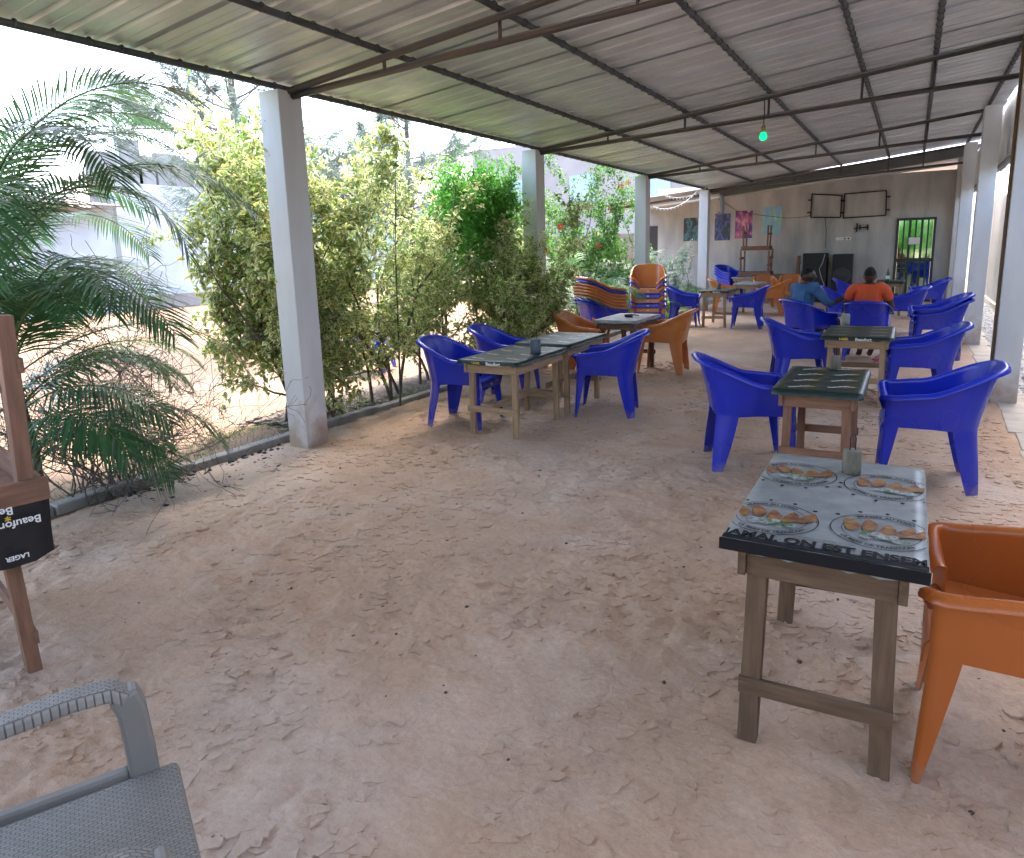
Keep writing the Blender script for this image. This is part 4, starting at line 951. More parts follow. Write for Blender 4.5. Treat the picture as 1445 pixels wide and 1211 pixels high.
def head_geo(c, yaw, tilt=0.0):
    """a head facing +x before yaw; height 0.235"""
    vs, fs = [], []; nr, nc = 22, 26
    for i in range(nr+1):
        ph = PI*i/nr
        for j in range(nc):
            th = 2*PI*j/nc; dx, dy, dz = math.sin(ph)*math.cos(th), math.sin(ph)*math.sin(th), math.cos(ph)
            x, y, z = dx*0.098, dy*0.075, dz*0.118
            if z < 0: k = 1-0.30*(-z/0.118)**1.3; y *= k; x *= (k if dx < 0 else 1-0.12*(-z/0.118)); x += 0.012*(-z/0.118)
            fr = max(0, dx)
            x += fr**16*0.030*math.exp(-((z+0.012)/0.020)**2)*math.exp(-(y/0.016)**2)*1.2      # nose
            x += fr**6*0.010*math.exp(-((z+0.052)/0.013)**2)*math.exp(-(y/0.03)**2)             # lips
            x += fr**6*0.008*math.exp(-((z-0.030)/0.012)**2)                                    # brow
            x -= fr**6*0.010*math.exp(-((z-0.008)/0.014)**2)*math.exp(-((abs(y)-0.033)/0.016)**2)  # eye sockets
            y += math.copysign(1, dy)*0.018*math.exp(-((x-0.005)/0.018)**2)*math.exp(-((z+0.005)/0.028)**2)*(abs(dy) > 0.8)   # ears
            vs.append(Vector((x, y, z)))
    for i in range(nr):
        for j in range(nc): fs.append((i*nc+j, i*nc+(j+1) % nc, (i+1)*nc+(j+1) % nc, (i+1)*nc+j))
    Rm = Matrix.Rotation(yaw, 3, 'Z') @ Matrix.Rotation(tilt, 3, 'Y')
    return [Rm @ v + Vector(c) for v in vs], fs, Rm
def hand_chain(J, E, pre, wrist, d, up, curl=0.5, spread=1.0):
    """five finger chains off a palm; d = hand direction, up = back of hand"""
    d, up = Vector(d).normalized(), Vector(up); up = (up - d*up.dot(d)).normalized(); sd_ = d.cross(up)
    w = Vector(wrist); palm = w + d*0.055
    J[pre+'palm'] = (palm[:], (0.034, 0.018)); E.append((pre+'wrist', pre+'palm'))
    for k, (off, L) in enumerate(((-0.028, 0.066), (-0.010, 0.082), (0.010, 0.080), (0.028, 0.070))):
        b0 = palm + d*0.035 + sd_*off; dd = (d + sd_*off*3*spread).normalized(); m1 = b0 + dd*L*0.45 - up*L*0.12*curl; m2 = m1 + dd*L*0.40 - up*L*0.55*curl
        J[f'{pre}f{k}a'] = (b0[:], 0.010); J[f'{pre}f{k}b'] = (m1[:], 0.009); J[f'{pre}f{k}c'] = (m2[:], 0.008)
        E.extend([(pre+'palm', f'{pre}f{k}a'), (f'{pre}f{k}a', f'{pre}f{k}b'), (f'{pre}f{k}b', f'{pre}f{k}c')])
    t0 = w + d*0.03 - sd_*0.034; t1_ = t0 + d*0.028 - sd_*0.026; t2_ = t1_ + d*0.03 - sd_*0.006
    for n, p_, r_ in (('ta', t0, 0.012), ('tb', t1_, 0.010), ('tc', t2_, 0.008)): J[pre+n] = (p_[:], r_)
    E.extend([(pre+'wrist', pre+'ta'), (pre+'ta', pre+'tb'), (pre+'tb', pre+'tc')])
mskin = nmat('dark_skin', (0.055, 0.030, 0.020), 0.42, bump=0.08, bscale=60); mhair = nmat('short_black_hair', (0.006, 0.005, 0.005), 0.85, bump=0.9, bscale=160)
def person(name_label, loc, deg, jt, head, shirt_m, shirt_j, trouser_m, hairshape, sandals=None):
    o = thing('person', name_label, 'person', loc, R(deg))
    J, E = jt()
    hv, hf, Rm = head_geo(*head)
    V, F = skin_mesh(J, E, 'pelvis')
    b = MB(); b.add(V, F, True); b.add(hv, hf, True); b.obj('body', mskin, o)
    # hair cap
    cap = MB(); vs = []; keep = {}
    c = Vector(head[0]); inv = Rm.transposed(); nc = 26
    for i, v in enumerate(hv):
        l = inv @ (v - c)
        if l.z > hairshape(l): keep[i] = len(vs); vs.append(c + (v-c)*1.035 + Vector((0, 0, 0.003)))
    cap.add(vs, [tuple(keep[k] for k in f) for f in hf if all(k in keep for k in f)], True); cap.obj('hair', mhair, o)
    SJ, SE = shirt_j(J)
    V, F = skin_mesh(SJ, SE, 'chest'); b = MB(); b.add(V, F, True); b.obj('shirt', shirt_m, o)
    TJ = {n: (J[n][0], J[n][1] if hasattr(J[n][1], '__len__') else J[n][1]+0.018) for n in ('pelvis', 'lhip', 'lknee', 'rhip', 'rknee')}
    TJ['pelvis'] = (J['pelvis'][0], (0.165, 0.13))
    for s in 'lr':
        a, k = Vector(J[s+'knee'][0]), Vector(J[s+'ankle'][0]); TJ[s+'hem'] = ((a+(k-a)*0.72)[:], 0.062)
    V, F = skin_mesh(TJ, [('pelvis', 'lhip'), ('lhip', 'lknee'), ('lknee', 'lhem'), ('pelvis', 'rhip'), ('rhip', 'rknee'), ('rknee', 'rhem')], 'pelvis'); b = MB(); b.add(V, F, True); b.obj('trousers', trouser_m, o)
    return o
def base_body(lean, arms, legs):
    J = {'pelvis': ((-0.10, 0, 0.535), (0.145, 0.105)), 'belly': ((-0.13+lean*0.2, 0, 0.68), (0.135, 0.10)), 'chest': ((-0.135+lean*0.6, 0, 0.85), (0.15, 0.105)), 'collar': ((-0.125+lean*0.85, 0, 0.965), (0.09, 0.075)), 'neck': ((-0.105+lean, 0, 1.035), 0.052), 'skull': ((-0.085+lean*1.1, 0, 1.10), 0.055)}
    E = [('pelvis', 'belly'), ('belly', 'chest'), ('chest', 'collar'), ('collar', 'neck'), ('neck', 'skull')]
    for s, sy in (('l', 1), ('r', -1)):
        sh_, el, wr = arms[s]
        J[s+'shoulder'] = (sh_, 0.062); J[s+'elbow'] = (el, 0.044); J[s+'fore'] = (((Vector(el)*0.65+Vector(wr)*0.35))[:], 0.040); J[s+'wrist'] = (wr, 0.028)
        E += [('collar', s+'shoulder'), (s+'shoulder', s+'elbow'), (s+'elbow', s+'fore'), (s+'fore', s+'wrist')]
        kn, an, to = legs[s]
        J[s+'hip'] = ((-0.06, sy*0.095, 0.53), 0.088); J[s+'knee'] = (kn, 0.060); 
        calf = Vector(kn)*0.65+Vector(an)*0.35; J[s+'calf'] = (calf[:], 0.052); J[s+'ankle'] = (an, 0.036); J[s+'toe'] = (to, (0.042, 0.02))
        E += [('pelvis', s+'hip'), (s+'hip', s+'knee'), (s+'knee', s+'calf'), (s+'calf', s+'ankle'), (s+'ankle', s+'toe')]
    return J, E
def body_orange():
    J, E = base_body(0.05, {'l': ((-0.10, 0.195, 0.955), (-0.02, 0.285, 0.70), (0.20, 0.20, 0.655)), 'r': ((-0.10, -0.195, 0.955), (-0.02, -0.285, 0.70), (0.20, -0.20, 0.655))},
                     {'l': ((0.36, 0.15, 0.50), (0.06, 0.07, 0.10), (0.16, 0.10, 0.025)), 'r': ((0.36, -0.15, 0.50), (0.10, -0.06, 0.10), (0.20, -0.03, 0.025))})
    hand_chain(J, E, 'l', J['lwrist'][0], (1, -0.3, -0.15), (0, 0, 1), 0.6); hand_chain(J, E, 'r', J['rwrist'][0], (1, 0.3, -0.15), (0, 0, 1), 0.6); return J, E
def body_denim():
    J, E = base_body(0.03, {'l': ((-0.11, 0.195, 0.955), (0.02, 0.27, 0.70), (0.22, 0.16, 0.64)), 'r': ((-0.10, -0.195, 0.955), (0.06, -0.30, 0.735), (0.27, -0.36, 0.82))},
                     {'l': ((0.36, 0.16, 0.49), (0.30, 0.17, 0.08), (0.44, 0.19, 0.025)), 'r': ((0.36, -0.14, 0.49), (0.26, -0.14, 0.08), (0.40, -0.16, 0.025))})
    hand_chain(J, E, 'l', J['lwrist'][0], (1, -0.3, -0.1), (0, 0, 1), 0.6); hand_chain(J, E, 'r', J['rwrist'][0], (0.6, -0.35, 0.6), (-0.6, -0.2, 0.6), 0.25, 1.5); return J, E
def tee(J, sleeve):
    S = {'pelvis': (J['pelvis'][0], (0.172, 0.128)), 'belly': (J['belly'][0], (0.162, 0.122)), 'chest': (J['chest'][0], (0.178, 0.128)), 'collar': (J['collar'][0], (0.115, 0.092))}
    E = [('pelvis', 'belly'), ('belly', 'chest'), ('chest', 'collar')]
    for s in 'lr':
        a, e, f = Vector(J[s+'shoulder'][0]), Vector(J[s+'elbow'][0]), Vector(J[s+'fore'][0])
        S[s+'shoulder'] = ((a+Vector((0, 0, 0.004)))[:], 0.080); E.append(('collar', s+'shoulder'))
        if sleeve < 1: S[s+'cuff'] = ((a+(e-a)*sleeve)[:], 0.074); E.append((s+'shoulder', s+'cuff'))
        else: S[s+'elbow'] = (e[:], 0.062); S[s+'cuff'] = (f[:], 0.056); E += [(s+'shoulder', s+'elbow'), (s+'elbow', s+'cuff')]
    return S, E
morg = nmat('orange_cotton', (0.62, 0.09, 0.025), 0.85, bump=1.0, bscale=9, var=0.15, vscale=8)
mden = nmat('blue_denim', (0.022, 0.075, 0.20), 0.85, bump=1.0, bscale=11, var=0.5, vscale=7, base2=(0.05, 0.14, 0.30))
mtrs = nmat('dark_trousers', (0.03, 0.032, 0.04), 0.85, bump=0.4, bscale=14); mtrd = nmat('blue_jeans', (0.03, 0.05, 0.11), 0.85, bump=0.4, bscale=14)
person('seated person in an orange T-shirt seen from behind, short black hair', (C9[0], C9[1], 0), C9[2], body_orange, ((-0.055, 0, 1.125), 0.0, R(10)), morg, lambda J: tee(J, 0.62), mtrs, lambda l: 0.02+0.55*l.x)
person('seated person in a blue denim shirt, head turned aside, one hand raised', (C8[0], C8[1], 0), C8[2], body_denim, ((-0.06, 0, 1.125), R(-42), R(4)), mden, lambda J: tee(J, 1.0), mtrd, lambda l: 0.02+0.55*l.x)
for k, (px, py, a, cc, lab) in enumerate(((1246, 511, 30, (0.45, 0.12, 0.2), 'pink flip flop lying beside the chair of the person in orange'), (1239, 507, 60, (0.45, 0.12, 0.2), 'pink flip flop beside its pair under the table behind the person in orange'))):
    p = G(px, py); o = thing('sandal', lab, 'sandal', (p.x, p.y, 0.002), R(a), group='pair of pink sandals'); ms_ = nmat('pink_rubber', cc, 0.6)
    pts = []; n = 18
    for j in range(n): t_ = 2*PI*j/n; pts.append((0.125*math.cos(t_), (0.045+0.008*math.cos(t_))*math.sin(t_)))
    b = MB(); b.add([(x, y, 0) for x, y in pts]+[(x, y, 0.018) for x, y in pts], [tuple(range(n-1, -1, -1)), tuple(range(n, 2*n))]+[(j, (j+1) % n, n+(j+1) % n, n+j) for j in range(n)]); b.obj('sole', ms_, o)
    b = MB(); b.tube([(-0.01, -0.045, 0.016), (0.03, -0.02, 0.045), (0.07, 0, 0.03), (0.03, 0.02, 0.045), (-0.01, 0.045, 0.016)], 0.006, 6); b.obj('strap', ms_, o)

# ------------------------------------------------------------------ plants
def leaves_mesh(name, P, A, N, L, W, cmid, crim, fold=0.25, mat=None, shade=None):
    """five-vertex folded leaves; arrays of base point, axis, normal, length, width, colours"""
    n = len(P); A = A/np.linalg.norm(A, axis=1, keepdims=True); N = N - A*(N*A).sum(1, keepdims=True); N /= np.linalg.norm(N, axis=1, keepdims=True)+1e-9
    S_ = np.cross(A, N); L = L[:, None]; W = W[:, None]
    V = np.empty((n, 5, 3)); V[:, 0] = P; V[:, 1] = P + A*L*0.42 + S_*W*0.5 + N*W*fold; V[:, 2] = P + A*L - N*L*0.12; V[:, 3] = P + A*L*0.42 - S_*W*0.5 + N*W*fold; V[:, 4] = P + A*L*0.5
    k = np.arange(n)[:, None]*5
    F = np.concatenate([k+np.array([0, 1, 4]), k+np.array([1, 2, 4]), k+np.array([2, 3, 4]), k+np.array([3, 0, 4])]).reshape(-1, 3)
    me = grid_mesh(name, V.reshape(-1, 3), F, mat or M['leaf'], False)
    j = (0.75+0.5*rng.random((n, 1))); C = np.empty((n, 5, 3)); C[:] = (crim*j)[:, None, :]; C[:, 4] = cmid*j; C[:, 0] = cmid*j
    set_col(me, np.clip(C.reshape(-1, 3), 0, 1)); return me
def quads_mesh(name, P, A, L, W, col, mat=None, bend=0.0):
    n = len(P); A = A/np.linalg.norm(A, axis=1, keepdims=True); U = rng.normal(size=(n, 3)); S_ = np.cross(A, U); S_ /= np.linalg.norm(S_, axis=1, keepdims=True)+1e-9
    L = L[:, None]; W = W[:, None]; V = np.empty((n, 4, 3)); V[:, 0] = P-S_*W/2; V[:, 1] = P+S_*W/2; V[:, 2] = P+A*L+S_*W*0.15-np.array([0, 0, 1])*bend*L; V[:, 3] = P+A*L-S_*W*0.15-np.array([0, 0, 1])*bend*L
    F = np.arange(n*4).reshape(n, 4); me = grid_mesh(name, V.reshape(-1, 3), F, mat or M['leaf'], False)
    set_col(me, np.repeat(col*(0.7+0.6*rng.random((n, 1))), 4, axis=0)); return me
def grow(start, d0, length, r0, depth, spread, up=0.15, nseg=7, wig=0.18, kids=(3, 5), decay=0.62, out=None, tmin=0.3):
    """recursive branches -> list of (points, radii, depth)"""
    if out is None: out = []
    p = Vector(start); d = Vector(d0).normalized(); pts = [p.copy()]; rr = [r0]
    for i in range(nseg):
        d = (d + Vector((random.gauss(0, wig), random.gauss(0, wig), random.gauss(0, wig)+up*0.3))).normalized()
        p = p + d*(length/nseg); pts.append(p.copy()); rr.append(r0*(1-0.75*(i+1)/nseg))
    out.append((pts, rr, depth))
    if depth > 0:
        for _ in range(random.randint(*kids)):
            t = random.uniform(tmin, 1.0); i = min(nseg-1, int(t*nseg)); base = pts[i].lerp(pts[i+1], t*nseg-i); dd = (pts[i+1]-pts[i]).normalized()
            rv = Vector((random.gauss(0, 1), random.gauss(0, 1), random.gauss(0, 0.6)+0.2)); rv = (rv-dd*rv.dot(dd)).normalized()
            nd = (dd*(1-spread)+rv*spread).normalized()
            grow(base, nd, length*decay*random.uniform(0.7, 1.15), max(0.0025, rr[i]*0.6), depth-1, spread, up, max(4, nseg-1), wig, kids, decay, out, tmin)
    return out
def branches_obj(name, br_, parent, mat, n0=6, minr=0.0015):
    b = MB()
    for pts, rr, dep in br_: b.tube(pts, [max(minr, x) for x in rr], n0 if dep > 1 else 4 if dep == 1 else 3, False)
    return b.obj(name, mat, parent)
def along(br_, dens, maxdepth=1, jit=0.03):
    P, D = [], []
    for pts, rr, dep in br_:
        if dep > maxdepth: continue
        for i in range(len(pts)-1):
            a, c = pts[i], pts[i+1]; L = (c-a).length; k = L*dens; k = int(k)+(random.random() < k-int(k))
            for _ in range(k): P.append((a.lerp(c, random.random()))[:]); D.append(((c-a).normalized())[:])
    P = np.array(P); D = np.array(D); return P + rng.normal(0, jit, P.shape), D

# --- variegated bougainvillea: several bushes in the bed
def bougainvillea(x, y, h, label, n_stem, seed, dens, spreadx=0.5, warm=0.5, lim0=-4.50, ymin=None, lx=(-0.35, 0.10)):
    random.seed(seed); o = thing('bougainvillea', label, 'shrub', (x, y, 0.0), group='variegated bougainvillea shrubs'); br_ = []
    for k in range(n_stem):
        a = random.uniform(0, 6.28); st = (0.14*math.cos(a), 0.22*math.sin(a), -0.03)
        d = (random.uniform(*lx), random.uniform(-spreadx, spreadx), 1.0)
        grow(st, d, h*random.uniform(0.62, 1.0), 0.020, 2, 0.55, 0.0, 10, 0.13, (7, 9), 0.44, br_, 0.15)
    if True:   # stay outside the shelter: twigs that would cross the pillar line are bent back
        lim = lim0 - x
        for pts, rr, dep in br_:
            for p_ in pts:
                if p_.x > lim: p_.x = lim - (p_.x-lim)*0.55 
                top = 2.80
                if ymin is not None and p_.y+y < ymin: p_.y = ymin-y+(ymin-y-p_.y)*0.35
                if p_.x+x < -5.6: p_.x = -5.6-x+(-5.6-x-p_.x)*0.4
                if p_.z > top and p_.x > -0.55+lim+0.3: p_.z = top - (p_.z-top)*0.4
    branches_obj('stem', br_, o, M['trunk'], 6)
    P, D = along(br_, dens*1.05, 0, 0.03); P1, D1 = along([q for q in br_ if q[2] == 1], dens*0.30, 1, 0.03); P = np.concatenate([P, P1]); D = np.concatenate([D, D1])
    m = P[:, 2] > 0.12; P, D = P[m], D[m]
    n = len(P); A = D*0.5 + rng.normal(0, 0.7, P.shape) + np.array([0.1, -0.1, -0.25]); N = rng.normal(0, 0.6, P.shape) + np.array([0, 0, 1.0])
    L = rng.uniform(0.045, 0.09, n); W = L*rng.uniform(0.52, 0.7, n)
    cr = np.tile(np.array([0.74, 0.74, 0.40]), (n, 1)); cm = np.tile(np.array([0.15, 0.25, 0.06]), (n, 1))
    g_ = (rng.random((n, 1)) < 0.22); cr = np.where(g_, np.array([0.22, 0.34, 0.08]), cr)
    y_ = (rng.random((n, 1)) < 0.25*warm); cr = np.where(y_, np.array([0.78, 0.70, 0.26]), cr)
    mobj('crown', leaves_mesh('crown', P, A, N, L, W, cm, cr), o); return o
bougainvillea(-4.98, 5.15, 3.1, 'tall variegated bougainvillea next to the lone blue grey pillar, trunk forked at the base', 5, 11, 66, 0.42, 1.0, ymin=4.25)
bougainvillea(-5.15, 4.7, 2.85, 'cream leaved bougainvillea spilling into the yard past the lone pillar', 5, 12, 66, 0.35, 1.0, ymin=4.1)
bougainvillea(-5.0, 5.95, 2.7, 'variegated bougainvillea behind the blue chairs at the long green tables', 5, 13, 66, 0.4, 0.6)
bougainvillea(-5.05, 6.9, 2.3, 'lower variegated bougainvillea below the green creeper', 5, 14, 66, 0.45, 0.2)
bougainvillea(-4.72, 7.85, 2.0, 'bougainvillea with drooping grey green sprays across the shaded pillar', 8, 15, 80, 0.4, 0.1, lim0=-3.85, lx=(0.0, 0.55))
# --- bare thorny stem with net of twigs
random.seed(21); dn = thing('thorny_stem', 'slim dark upright stem with bare tangled twigs reaching the eave', 'shrub', (-4.66, 5.75, 0)); br_ = []
grow((0, 0, -0.02), (0.0, 0.02, 1), 2.75, 0.014, 0, 0.5, 0.3, 16, 0.025, out=br_)
st = br_[0][0]
for k in range(26):
    p_ = st[random.randint(7, 15)]; grow(p_, (random.uniform(-0.7, 0.1), random.gauss(0.4, 0.8), random.uniform(-0.1, 0.7)), random.uniform(0.25, 0.6), 0.004, 1, 0.6, 0.0, 6, 0.3, (2, 3), 0.6, br_)
for pts, rr, dep in br_[1:]:
    for q in pts: q.x = min(q.x, 0.12); q.z = min(q.z, 2.75)
branches_obj('stem', br_, dn, nmat('dark_green_stem', (0.05, 0.065, 0.05), 0.8), 6)
# --- dense green creeper hanging at the shaded pillar
random.seed(23); cp = thing('green_creeper', 'dense bright green creeper hanging from the eave beside the shaded pillar', 'creeper', (-4.74, 7.68, 0)); br_ = []
for k in range(34):
    s_ = (random.gauss(-0.05, 0.12), random.uniform(-0.55, 0.55), random.uniform(2.45, 2.78)); grow(s_, (random.gauss(0, 0.5), random.gauss(0, 0.7), -0.9), random.uniform(0.5, 1.0), 0.004, 1, 0.6, -0.6, 8, 0.25, (3, 5), 0.5, br_)
for s_ in ((0.0, 0.1), (-0.1, -0.1)): br_.append(([Vector((s_[0]+0.04*math.sin(z*3), s_[1]+0.04*math.cos(z*2), z)) for z in np.linspace(0, 2.6, 14)], [0.012]*14, 2))
for pts, rr, dep in br_:
    for q in pts: q.x = min(q.x, 0.22); q.z = min(q.z, 2.82)
branches_obj('stem', br_, cp, M['trunk'], 5)
P, D = along(br_, 190, 1, 0.05); n = len(P); A = rng.normal(0, 0.7, P.shape)+np.array([0.2, -0.2, -0.5]); N = rng.normal(0, 0.5, P.shape)+np.array([0.3, -0.3, 0.8]); L = rng.uniform(0.035, 0.06, n)
mobj('crown', leaves_mesh('crown', P, A, N, L, L*0.7, np.tile([0.07, 0.26, 0.03], (n, 1)), np.tile([0.12, 0.36, 0.05], (n, 1))), cp)

# --- hibiscus with red flowers
def bush(name, x, y, h, label, seed, dens, leafL, col1, col2, n_stem=6, spread=0.55, flowers=0, flcol=(0.65, 0.03, 0.03), cat='shrub', limx=None):
    random.seed(seed); o = thing(name, label, cat, (x, y, 0)); br_ = []
    for k in range(n_stem):
        a = random.uniform(0, 6.28); grow((0.15*math.cos(a), 0.15*math.sin(a), -0.05), (random.gauss(0, spread), random.gauss(0, spread), 1.0), h*random.uniform(0.6, 0.95), 0.018, 2, 0.5, 0.08, 8, 0.13, (5, 7), 0.45, br_, 0.2)
    if limx is not None:
        for pts, rr, dep in br_:
            for q in pts:
                if q.x+x > limx: q.x = limx-x-(q.x+x-limx)*0.5
    branches_obj('stem', br_, o, M['trunk'], 5)
    P, D = along(br_, dens, 1, leafL*0.6); P = P[P[:, 2] > 0.1] if True else P; n = len(P)
    A = rng.normal(0, 0.7, P.shape)+np.array([0, 0, -0.2]); N = rng.normal(0, 0.5, P.shape)+np.array([0, 0, 1.0]); L = rng.uniform(0.7, 1.25, n)*leafL
    t = rng.random((n, 1)); c = np.array(col1)*t+np.array(col2)*(1-t)
    mobj('crown', leaves_mesh('crown', P, A, N, L, L*0.65, c*0.85, c), o)
    for k in range(flowers):
        q = Vector(P[random.randrange(n)]); c_ = MB(); dirv = Vector((random.gauss(0.5, 0.4), random.gauss(-0.8, 0.3), random.gauss(0.2, 0.3))).normalized(); Q = dirv.to_track_quat('Z', 'Y').to_matrix()
        for j in range(5):
            a = 2*PI*j/5; pet = [(0, 0, 0), (0.03*math.cos(a-0.5), 0.03*math.sin(a-0.5), 0.02), (0.062*math.cos(a-0.3), 0.062*math.sin(a-0.3), 0.018), (0.066*math.cos(a+0.25), 0.066*math.sin(a+0.25), 0.014), (0.03*math.cos(a+0.5), 0.03*math.sin(a+0.5), 0.022)]
            c_.add([Q @ Vector(v) + q + dirv*0.06 for v in pet], [(0, 1, 2, 3, 4)])
        c_.tube([q+dirv*0.06, q+dirv*0.13], 0.004, 5); c_.obj('flower', nmat('red_petal', flcol, 0.5) if k == 0 else bpy.data.materials['red_petal'], o)
    return o
bush('hibiscus_shrub', -5.75, 12.1, 3.1, 'tall hibiscus with red flowers behind the white pillar', 31, 70, 0.065, (0.05, 0.14, 0.03), (0.13, 0.26, 0.06), 7, 0.35, 14, limx=-4.62)
bush('hibiscus_shrub', -5.2, 13.35, 2.6, 'bright green hibiscus close to the white pillar', 32, 70, 0.06, (0.06, 0.2, 0.03), (0.14, 0.30, 0.05), 5, 0.25, 5, limx=-4.62)
bush('grey_shrub', -5.0, 16.0, 1.75, 'fine grey green shrub under the black poster', 33, 110, 0.035, (0.16, 0.24, 0.19), (0.22, 0.31, 0.26), 8, 0.4, limx=-4.4)
bush('leafy_plant', -5.05, 14.2, 1.0, 'low leafy green plant at the foot of the chair stack', 34, 90, 0.06, (0.05, 0.15, 0.03), (0.11, 0.25, 0.05), 7, 0.6, limx=-4.5)

# --- palms made of separate fronds
def frond_mesh(length, elev, droop, nleaf, ll, col, lw=0.024, hang=0.5, curl=1.0):
    """local: grows along +x from the origin"""
    n = 22; p = np.zeros(3); pts = [p.copy()]; e = elev
    for i in range(n):
        e -= droop/n*(0.4+1.2*i/n); p = p+np.array([math.cos(e), 0, math.sin(e)])*length/n; pts.append(p.copy())
    pts = np.array(pts); V, F, C = [], [], []
    rs = np.linspace(0.010, 0.0025, n+1)
    for i in range(n+1):
        for k in range(4): a = PI/4+k*PI/2; V.append(pts[i]+np.array([0, math.cos(a), math.sin(a)])*rs[i]); C.append(np.array(col)*0.9+np.array([0.06, 0.05, 0.0]))
    for i in range(n):
        for k in range(4): F.append((i*4+k, i*4+(k+1) % 4, (i+1)*4+(k+1) % 4, (i+1)*4+k))
    for j in range(nleaf):
        t = 0.16+0.83*j/(nleaf-1); f = t*n; i = min(n-1, int(f)); b0 = pts[i]+(pts[i+1]-pts[i])*(f-i); tg = pts[i+1]-pts[i]; tg = tg/np.linalg.norm(tg); upv = np.array([-tg[2], 0, tg[0]])
        Lf = ll*(0.45+0.55*math.sin(PI*min(1, 0.18+0.80*t)))*random.uniform(0.9, 1.08)*(1-0.45*max(0, t-0.75)/0.25)
        for s in (-1, 1):
            fw_ = 0.45+0.55*t; d = tg*fw_+np.array([0, s*1.0, 0])+upv*random.uniform(0.1, 0.35); d = d/np.linalg.norm(d); wv = np.cross(d, upv); wv = wv/(np.linalg.norm(wv)+1e-9)
            k = len(V); q = b0.copy(); cj = np.array(col)*random.uniform(0.75, 1.2)
            for r_, w in ((0.0, 0.35), (0.35, 1.0), (0.7, 0.75), (1.0, 0.05)):
                pt = b0+d*Lf*r_-np.array([0, 0, 1])*hang*Lf*r_*r_*random.uniform(0.8, 1.2); V.append(pt+wv*lw*w/2); V.append(pt-wv*lw*w/2); C += [cj, cj]
            for m_ in range(3): F.append((k+2*m_, k+2*m_+1, k+2*m_+3, k+2*m_+2))
    me = grid_mesh('frond', np.array(V), np.array(F), M['frond'], False); set_col(me, np.array(C)); return me
def palm(x, y, fr, label, stems=(), name='palm', cat='palm', cz=0.0, group=None):
    o = thing(name, label, cat, (x, y, 0), group=group)
    for st_ in stems:
        b = MB(); b.tube(st_[0], st_[1], 9); b.obj('trunk', nmat('palm_trunk', (0.16, 0.13, 0.08), 0.9, bump=0.6, bscale=30, var=0.3, vscale=12), o)
    for (off, az, el, L, dr, ll, nl, cc, hang) in fr:
        m = frond_mesh(L, R(el), R(dr), nl, ll, cc, 0.0155 if L > 1.2 else 0.016, hang); f = mobj('frond', m, o, off); f.rotation_euler = (R(random.uniform(-12, 12)), 0, R(az))
    return o
random.seed(41)
dg_, lg = (0.06, 0.155, 0.06), (0.12, 0.22, 0.05)
# big palm at the left: crown fronds aimed round the clump
fr = []
for k in range(36):
    az = k*137.5 % 360; 
    el = random.uniform(42, 82); fr.append(((random.gauss(0, 0.05), random.gauss(0, 0.05), random.uniform(0.75, 1.85)), az, el, random.uniform(1.5, 2.1), random.uniform(85, 135), random.uniform(0.42, 0.55), 58, dg_ if k % 4 else (0.06, 0.13, 0.04), 0.35))
fr += [((0.0, 0.05, 1.45), 38, 62, 2.1, 120, 0.44, 50, dg_, 0.4), ((0.0, 0.05, 1.35), 60, 70, 2.0, 115, 0.44, 50, (0.05, 0.12, 0.035), 0.4), ((0.02, 0, 0.55), 20, 40, 1.35, 95, 0.36, 44, (0.045, 0.12, 0.05), 0.5), ((0.02, 0.05, 0.7), 66, 46, 1.4, 105, 0.38, 44, lg, 0.4), ((0.0, 0, 1.6), 95, 75, 1.8, 100, 0.4, 46, dg_, 0.35)]
fr += [((random.gauss(0.05, 0.05), random.gauss(0.05, 0.06), random.uniform(0.2, 0.7)), a_, random.uniform(35, 60), random.uniform(1.1, 1.5), random.uniform(95, 130), 0.40, 50, dg_, 0.5) for a_ in (5, 25, 48, 72, 88, 110, 15, 60)]
palm(-5.15, 2.25, fr, 'large dark green feather palm clump behind the upturned table', [([(0.0, 0, -0.05), (0.02, 0.02, 0.5), (0.0, 0.03, 1.3)], [0.04, 0.03, 0.02]), ([(0.12, 0.1, -0.05), (0.1, 0.1, 0.4), (0.05, 0.08, 0.9)], [0.03, 0.025, 0.015])])
def clump(x, y, n, L, label, col, seed, z=0.15, el=(35, 80), group='feather palms in the planting bed'):
    random.seed(seed); fr = [((random.gauss(0, 0.05), random.gauss(0, 0.06), z*random.random()), (k*137.5+seed*40) % 360, random.uniform(*el), L*random.uniform(0.8, 1.1), random.uniform(70, 120), 0.30*min(1.2, L), 34, tuple(c*random.uniform(0.8, 1.2) for c in col), 0.3) for k in range(n)]
    return palm(x, y, fr, label, [([(0, 0, -0.05), (0, 0, z+0.1)], [0.04, 0.02])], name='feather_palm', group=group)
clump(-4.85, 9.35, 13, 1.5, 'dark feather palm directly beyond the shaded pillar', (0.025, 0.07, 0.03), 51, 0.5, (50, 85))
clump(-4.95, 11.0, 18, 1.5, 'bright green feather palm behind the tall mixed chair stack', (0.10, 0.27, 0.06), 52, 0.7)
clump(-5.0, 12.2, 17, 1.4, 'blue green feather palm behind the front facing chair stack', (0.08, 0.21, 0.09), 53, 0.8)
clump(-4.85, 13.7, 11, 1.0, 'yellow green palm between the white pillars', (0.14, 0.26, 0.04), 54, 0.2)
clump(-4.8, 15.15, 12, 1.05, 'lime green palm beside the blue chair at the dark table', (0.17, 0.30, 0.05), 55, 0.15)
clump(-5.0, 17.6, 10, 1.1, 'green feather palm at the foot of the drain pipe pillar', (0.08, 0.2, 0.05), 56, 0.3)
clump(-5.5, 14.6, 11, 1.7, 'tall dark green feather palm under the fairy lights', (0.035, 0.10, 0.04), 57, 0.5)
